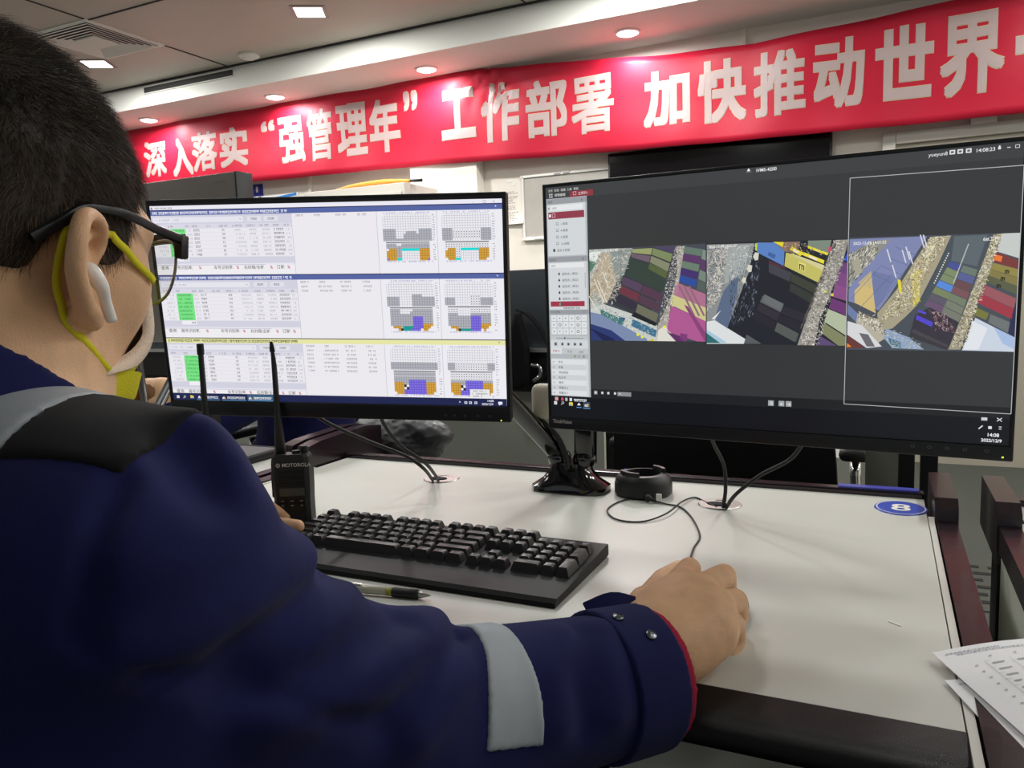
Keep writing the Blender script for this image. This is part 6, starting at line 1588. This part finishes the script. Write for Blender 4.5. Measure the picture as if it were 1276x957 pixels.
# next row of consoles
fd = thing('desk', 'console desk of the next row with a dark slate screen panel, seen between the monitors', 'desk', (-2.0, 2.9, 0))
b = MB(); b.box((-2.1, 2.60, 1.045), (2.60, .035, .285), bev=.004); b.build('privacy_panel', M_slate, fd, auto=40)
b = MB(); b.box((-2.1, 2.575, .897), (2.60, .014, .014)); b.build('trim_bar', M_metal_lt, fd)
b = MB(); b.box((-2.1, 2.60, .835), (2.60, .030, .115)); b.build('lower_panel', M_black_plastic, fd)
b = MB(); b.box((-2.1, 2.95, .760), (2.60, .72, .035), bev=.003); b.build('desktop', M_black_plastic, fd)
b = MB(); b.box((-2.15, 2.63, .385), (2.5, .02, .73)); b.build('modesty_panel', mat('panel_grey_green', '#b4b7ab', rough=.5), fd)
for x in (-3.3, -.9): b = MB(); b.box((x, 2.97, .37), (.05, .6, .74), bev=.004); b.build('leg', M_black_plastic, fd)
gr = thing('equipment_rack', 'equipment rack with two black posts and pale side panel behind the number plate', 'rack', (.05, 2.0, 0))
for px in (1129, 1157):
    q = at_y((px, 590), 2.0); b = MB(); b.box((q[0], 2.0, .48), (.034 if px < 1140 else .036, .04, .96), bev=.003); b.build('post', M_black_plastic, gr)
q0_, q1_ = at_y((1129, 560), 2.0)[0], at_y((1157, 560), 2.0)[0]
for z in (.95, .12): b = MB(); b.box(((q0_ + q1_) / 2, 2.0, z), (q1_ - q0_ + .03, .045, .035), bev=.003); b.build('crossbar', M_black_plastic, gr)
pa_, pb_ = at_y((1078, 590), 2.06), at_y((1121, 590), 2.06)
b = MB(); b.box(((pa_[0] + pb_[0]) / 2, 2.06, .52), (pb_[0] - pa_[0], .02, .86)); b.build('side_panel', mat('rack_grey_green', '#a6a99d', rough=.5), gr)
def office_chair(loc, rz, label, back_h=.62, arms=True, armz=.66, backw=.50, zback=.50, group='black office chairs'):
    r = thing('office_chair', label, 'chair', loc, group, rz)
    b = MB(); b.box((0, 0, .395), (.50, .48, .07), bev=.03, seg=3); b.build('seat', M_chairfab, r, local=True, auto=45)
    b = MB(); vs = []; n = 8; m = 8
    for i in range(n + 1):
        t = i / n; w = backw * (1 - .25 * t ** 3) / 2
        for k in range(m + 1):
            s = -1 + 2 * k / m; vs.append((s * w, -.25 - .05 * math.sin(t * 2.5) + .05 * s * s, zback + back_h * t))
    f = [[i * (m + 1) + k, i * (m + 1) + k + 1, (i + 1) * (m + 1) + k + 1, (i + 1) * (m + 1) + k] for i in range(n) for k in range(m)]
    nv = len(vs); vs2 = [(x, y - .035, z) for x, y, z in vs]; b.add(vs + vs2, f + [[nv + q for q in ff[::-1]] for ff in f])
    rim = [k for k in range(m + 1)] + [i * (m + 1) + m for i in range(1, n + 1)] + [n * (m + 1) + k for k in range(m - 1, -1, -1)] + [i * (m + 1) for i in range(n - 1, 0, -1)]
    b.add(vs + vs2, [[rim[i], nv + rim[i], nv + rim[(i + 1) % len(rim)], rim[(i + 1) % len(rim)]] for i in range(len(rim))])
    b.build('backrest', M_chairfab, r, local=True, auto=50)
    if arms:
        for s in (-1, 1):
            b = MB(); b.tube(cr([(s * .24, -.05, .40), (s * .31, -.05, .44), (s * .31, -.02, armz - .03)], 5), .014, 8); a_ = b.build('arm_post', M_chrome, r, local=True, smooth=True)
            b = MB(); b.box((s * .31, .02, armz), (.075, .27, .035), bev=.016, seg=3); b.build('arm_pad', M_black_plastic, r, local=True, auto=45)
    b = MB(); b.tube([(0, 0, .10), (0, 0, .37)], .028, 14); b.build('gas_lift', M_chrome, r, local=True, smooth=True)
    b = MB()
    for k in range(5):
        a = 2 * math.pi * k / 5 + .3; b.tube([(0, 0, .10), (.29 * math.cos(a), .29 * math.sin(a), .075)], [.028, .016], 8)
    b.build('star_base', M_black_plastic, r, local=True, auto=45)
    for k in range(5):
        a = 2 * math.pi * k / 5 + .3; b = MB(); b.lathe([(0, -.02), (.024, -.018), (.027, 0), (.024, .018), (0, .02)], (0, 0, 0), 14); b.v = [(.29 * math.cos(a) + x * math.cos(a + 1.57) , .29 * math.sin(a) + x * math.sin(a + 1.57) , .028 + y) if False else (.29 * math.cos(a) + z, .29 * math.sin(a) + x, .0285 + y) for x, y, z in b.v]; b.build('caster', M_rubber, r, local=True, smooth=True)
    return r
office_chair((-.54, .06, 0), math.radians(4), 'black office chair under the seated man', armz=.60)
q = at_y((945, 580), 1.95); office_chair((q[0] - .10, 2.24, 0), 0.0, 'black office chair standing behind the right monitor, back towards the desk', back_h=.50, zback=.47, backw=.56)
bg_ = [at_y(p, 2.50) for p in ((634, 484), (668, 480), (653, 384), (640, 388))]
sb = thing('shoulder_bag', 'black shoulder bag hanging on the slate panel between the two monitors', 'bag', (float(bg_[0][0]), 2.52, float(bg_[0][2])))
def d_sb(P):
    a = (bg_[0] + bg_[1]) / 2; c = (bg_[2] + bg_[3]) / 2
    d = d_chain(P * [1, 1, 1], [a + [-.02, 0, .04], a * .5 + c * .5 + [-.01, 0, 0], c + [-.005, 0, -.02]], [.050, .042, .016])
    return np.maximum(d, np.abs(P[:, 1] - 2.52) - .040)
sdf_obj('body', d_sb, bg_[0] - .25, bg_[2] + .25, .006, M_chairfab, sb, relax=2)
st_ = [at_y(p, 2.53) for p in ((645, 386), (658, 392), (672, 408), (683, 428), (690, 452), (672, 480))]
b = MB(); pc = cr(st_, 5); b.ribbon(pc, [np.array([0, 1, 0])] * len(pc), .035, .006); b.build('strap', M_black_plastic, sb)
bk = at_y((669, 464), 2.47); b = MB(); b.tube(cr([bk + [-.02, 0, .025], bk + [.01, 0, .02], bk + [.012, 0, -.01], bk + [-.015, 0, -.03]], 5), .007, 8); b.build('buckle', M_chrome, sb, smooth=True)
# monitor of the next row, seen above the left screen
MY = 1.20
bL, bR = at_y((135, 226), MY), at_y((292, 213), MY)
r = thing('computer_monitor', 'dark grey monitor rising behind the top left corner of the left monitor', 'monitor', ((bL[0] + bR[0]) / 2, MY, .75))
w_ = bR[0] - bL[0]; cx_ = (bL[0] + bR[0]) / 2; zt = bR[2]
b = MB(); b.box((cx_, MY + .014, zt - .17), (w_, .028, .34), bev=.004); b.build('casing', mat('monitor_grey_back', '#8c847d', rough=.5, noise=.03, nscale=8), r, auto=40)
b = MB(); b.box((cx_ + w_ / 2 + .002, MY + .022, zt - .17), (.004, .046, .340), bev=.001); b.build('side_frame', M_case, r, auto=40)
b = MB(); random.seed(9); x = cx_ + w_ / 2 - .062
for k in range(6): wq = random.uniform(.004, .007); b.box((x, MY - .001, zt - .018), (wq, .001, .004)); x += wq + .002
b.build('marking', mat('mark_grey', '#9a938c', rough=.6), r)
b = MB(); b.box((cx_, MY + .05, .75 + (zt - .75) * .38), (.06, .03, (zt - .75) * .74), bev=.005); b.build('stand', M_black_plastic, r)
b = MB(); b.box((cx_, MY + .05, .761), (.24, .18, .020), bev=.006); b.build('foot', M_black_plastic, r)
# black bag slumped behind the left bracket
lc = thing('storage_cabinet', 'low grey metal cabinet behind the white desk, carrying a dark plastic bag', 'cabinet', (-1.06, 1.64, 0))
b = MB(); b.box((-1.06, 1.64, .34), (.62, .22, .66), bev=.004); b.build('body', mat('cabinet_metal', '#8f918c', rough=.45), lc, auto=40)
for x_ in (-1.21, -.91):
    b = MB(); b.box((x_, 1.526, .34), (.29, .010, .60), bev=.003); d_ = b.build('door', mat('cabinet_door', '#9a9c96', rough=.45), lc, auto=40)
    b = MB(); b.box((x_ + (.1 if x_ < -1 else -.1), 1.517, .42), (.015, .012, .10), bev=.004); b.build('handle', M_black_plastic, d_)
bag = thing('bag', 'crumpled dark plastic bag lying behind the left desk bracket', 'bag', (-1.0, 1.63, .6))
def d_bag(P):
    d = d_ell(P, (-1.13, 1.63, .735), (.15, .07, .075)); d = smin(d, d_ell(P, (-1.02, 1.63, .760), (.07, .05, .045)), .03)
    d = d + .007 * np.abs(np.sin(P[:, 0] * 60 + 5 * np.sin(P[:, 2] * 50 + P[:, 1] * 30))) + .004 * np.sin(P[:, 2] * 90 + P[:, 0] * 40)
    return smax(d, .672 - P[:, 2], .006)
sdf_obj('cover', d_bag, (-1.32, 1.52, .60), (-.86, 1.74, .86), .006, mat('plastic_grey', '#4a4a4d', rough=.4, spec=.4), bag, relax=1)
# perforated floor tile between the desks
pt = thing('floor_grille', 'slotted grey ventilation tile in the floor between the two right desks', 'floor vent', (.31, 3.15, .0))
b = MB(); b.box((.30, 3.15, .002), (.5, .5, .004)); b.build('plate', M_floor, pt)
b = MB()
for k in range(6):
    for j in range(4): b.box((.13 + j * .115 + (.055 if k % 2 else 0), 2.98 + k * .075, .0045), (.085, .026, .003))
b.build('slot', M_darkhole, pt)
# colleague at the next desk, mostly hidden by the left screen
M_navy2 = M_navy
cp = thing('person', 'colleague in dark navy clothes at the next desk, hidden behind left monitor except a forearm', 'person', (-1.75, 1.90, 0))
ch_ = at_d((186, 487), 2.05); hd = np.array([-1.62, 1.98, 1.16])
sh_r = np.array([-1.50, 1.98, .96]); sh_l = np.array([-1.86, 1.94, .96])
elb = at_d((240, 540), 2.08); wr2 = at_d((203, 486), 2.04)
def d_col(P):
    d = d_ell(P, hd + [0, 0, .02], (.078, .095, .115)); d = smin(d, d_cap(P, hd - [0, 0, .05], hd - [0, 0, .18], .055, .06), .03)
    d = smin(d, d_ell(P, hd + [.0, -.085, -.02], (.014, .018, .022)), .015)
    for s in (-1, 1): d = smin(d, d_ell(P, hd + [s * .08, 0, 0], (.012, .02, .032)), .008)
    d = smin(d, d_cap(P, (-1.68, 1.96, .85), (-1.70, 1.98, .50), .12, .13), .06)
    d = smin(d, d_cap(P, sh_r, sh_l, .06), .06)
    d = smin(d, d_chain(P, [sh_r, elb, wr2], [.05, .04, .027]), .03); d = smin(d, d_chain(P, [wr2, ch_, ch_ + [-.05, .0, -.015]], [.030, .034, .018]), .02)
    for k in range(4): d = smin(d, d_chain(P, [ch_ + [-.02, -.01 - .002 * k, .02 - .014 * k], ch_ + [-.065, -.012, .012 - .014 * k], ch_ + [-.088, -.004, -.004 - .012 * k]], [.010, .009, .007]), .004)
    d = smin(d, d_chain(P, [sh_l, sh_l + [-.10, -.10, -.24], sh_l + [-.02, -.28, -.24]], [.05, .04, .028]), .03)
    d = smin(d, d_ell(P, sh_l + [.01, -.34, -.24], (.04, .06, .022)), .02)
    for s in (-1, 1): d = smin(d, d_chain(P, [(-1.70 + s * .1, 1.96, .5), (-1.70 + s * .12, 1.55, .5), (-1.70 + s * .12, 1.58, .08), (-1.70 + s * .12, 1.48, .045)], [.08, .055, .036, .03]), .03)
    return d
sdf_obj('body', d_col, (-2.15, 1.40, .0), (-1.30, 2.20, 1.36), .006, M_skin, cp, relax=1)
def d_coat(P):
    d = d_cap(P, (-1.68, 1.96, .86), (-1.70, 1.97, .48), .15, .165); d = smin(d, d_cap(P, sh_r, sh_l, .078), .07)
    d = smin(d, d_chain(P, [sh_r, elb, elb + (wr2 - elb) * .55], [.066, .056, .046]), .03)
    d = smin(d, d_chain(P, [sh_l, sh_l + [-.10, -.10, -.24], sh_l + [-.03, -.25, -.24]], [.066, .055, .042]), .03)
    for s in (-1, 1): d = smin(d, d_chain(P, [(-1.70 + s * .1, 1.96, .5), (-1.70 + s * .12, 1.55, .5), (-1.70 + s * .12, 1.58, .10)], [.095, .07, .05]), .03)
    d = d + .004 * np.sin(P[:, 2] * 50 + 3 * np.sin(P[:, 0] * 22))
    return smax(d, -d_cap(P, hd - [0, 0, .14], hd, .065), .01)
sdf_obj('coat', d_coat, (-2.15, 1.40, .04), (-1.30, 2.20, 1.10), .008, M_navy2, cp, relax=1)
sdf_obj('hair', lambda P: smax(d_ell(P, hd + [0, .008, .03], (.086, .103, .118)), -np.maximum(P[:, 2] - hd[2] - .055, -(P[:, 1] - hd[1] + .03)) * 1.0 - .0 * P[:, 0] if False else (hd[2] - .01 - P[:, 2]) - np.clip((P[:, 1] - hd[1]) * 1.2, -.08, .05), .01), hd - .16, hd + .18, .006, M_hair, cp, relax=1)
for s in (-1, 1):
    an = np.array([-1.70 + s * .12, 1.56, .05]); sdf_obj('shoe', lambda P: smax(smin(d_cap(P, an + [0, .03, 0], an + [0, -.14, -.008], .046, .040), d_cap(P, an, an + [0, .0, .06], .046), .02), -(P[:, 2] - .002), .004), an - [.09, .24, .06], an + [.09, .14, .12], .008, M_shoe, cp, relax=1)
cch = office_chair((-1.69, 2.02, 0), math.radians(180), 'black office chair with chrome arm under the colleague left of the monitors', back_h=.5, zback=.52)
p0_, p1_ = at_d((183, 520), 1.42), at_d((172, 436), 1.42)
b = MB(); b.tube([p0_ - (p1_ - p0_) / np.linalg.norm(p1_ - p0_) * .0, p1_], .006, 10); pole = None
st = thing('microphone_stand', 'thin grey upright rod just below the yellow mask', 'stand', (p0_[0], p0_[1], DZ))
b = MB(); b.tube([(p0_[0], p0_[1], DZ + .006), tuple(p0_), tuple(p1_)], [.0075, .0065, .0055], 10); b.build('rod', mat('rod_grey', '#6a6864', rough=.3, metal=.5), st, smooth=True)
b = MB(); b.lathe([(.05, 0), (.05, .004), (.02, .009), (.008, .012), (0, .012)], (p0_[0], p0_[1], DZ), 24); b.build('foot', M_black_plastic, st, auto=40)
a0, a1 = at_d((178, 545), 1.6), at_d((213, 476), 1.62)
b = MB(); b.tube(cr([a0 + (a0 - a1) * .5, a0, a1, a1 + (a1 - a0) * .6], 5), .010, 10); o = b.build('rail', M_chrome, smooth=True); tag(o, 'shiny chrome rail slanting up beside the lower left monitor corner', 'rail')
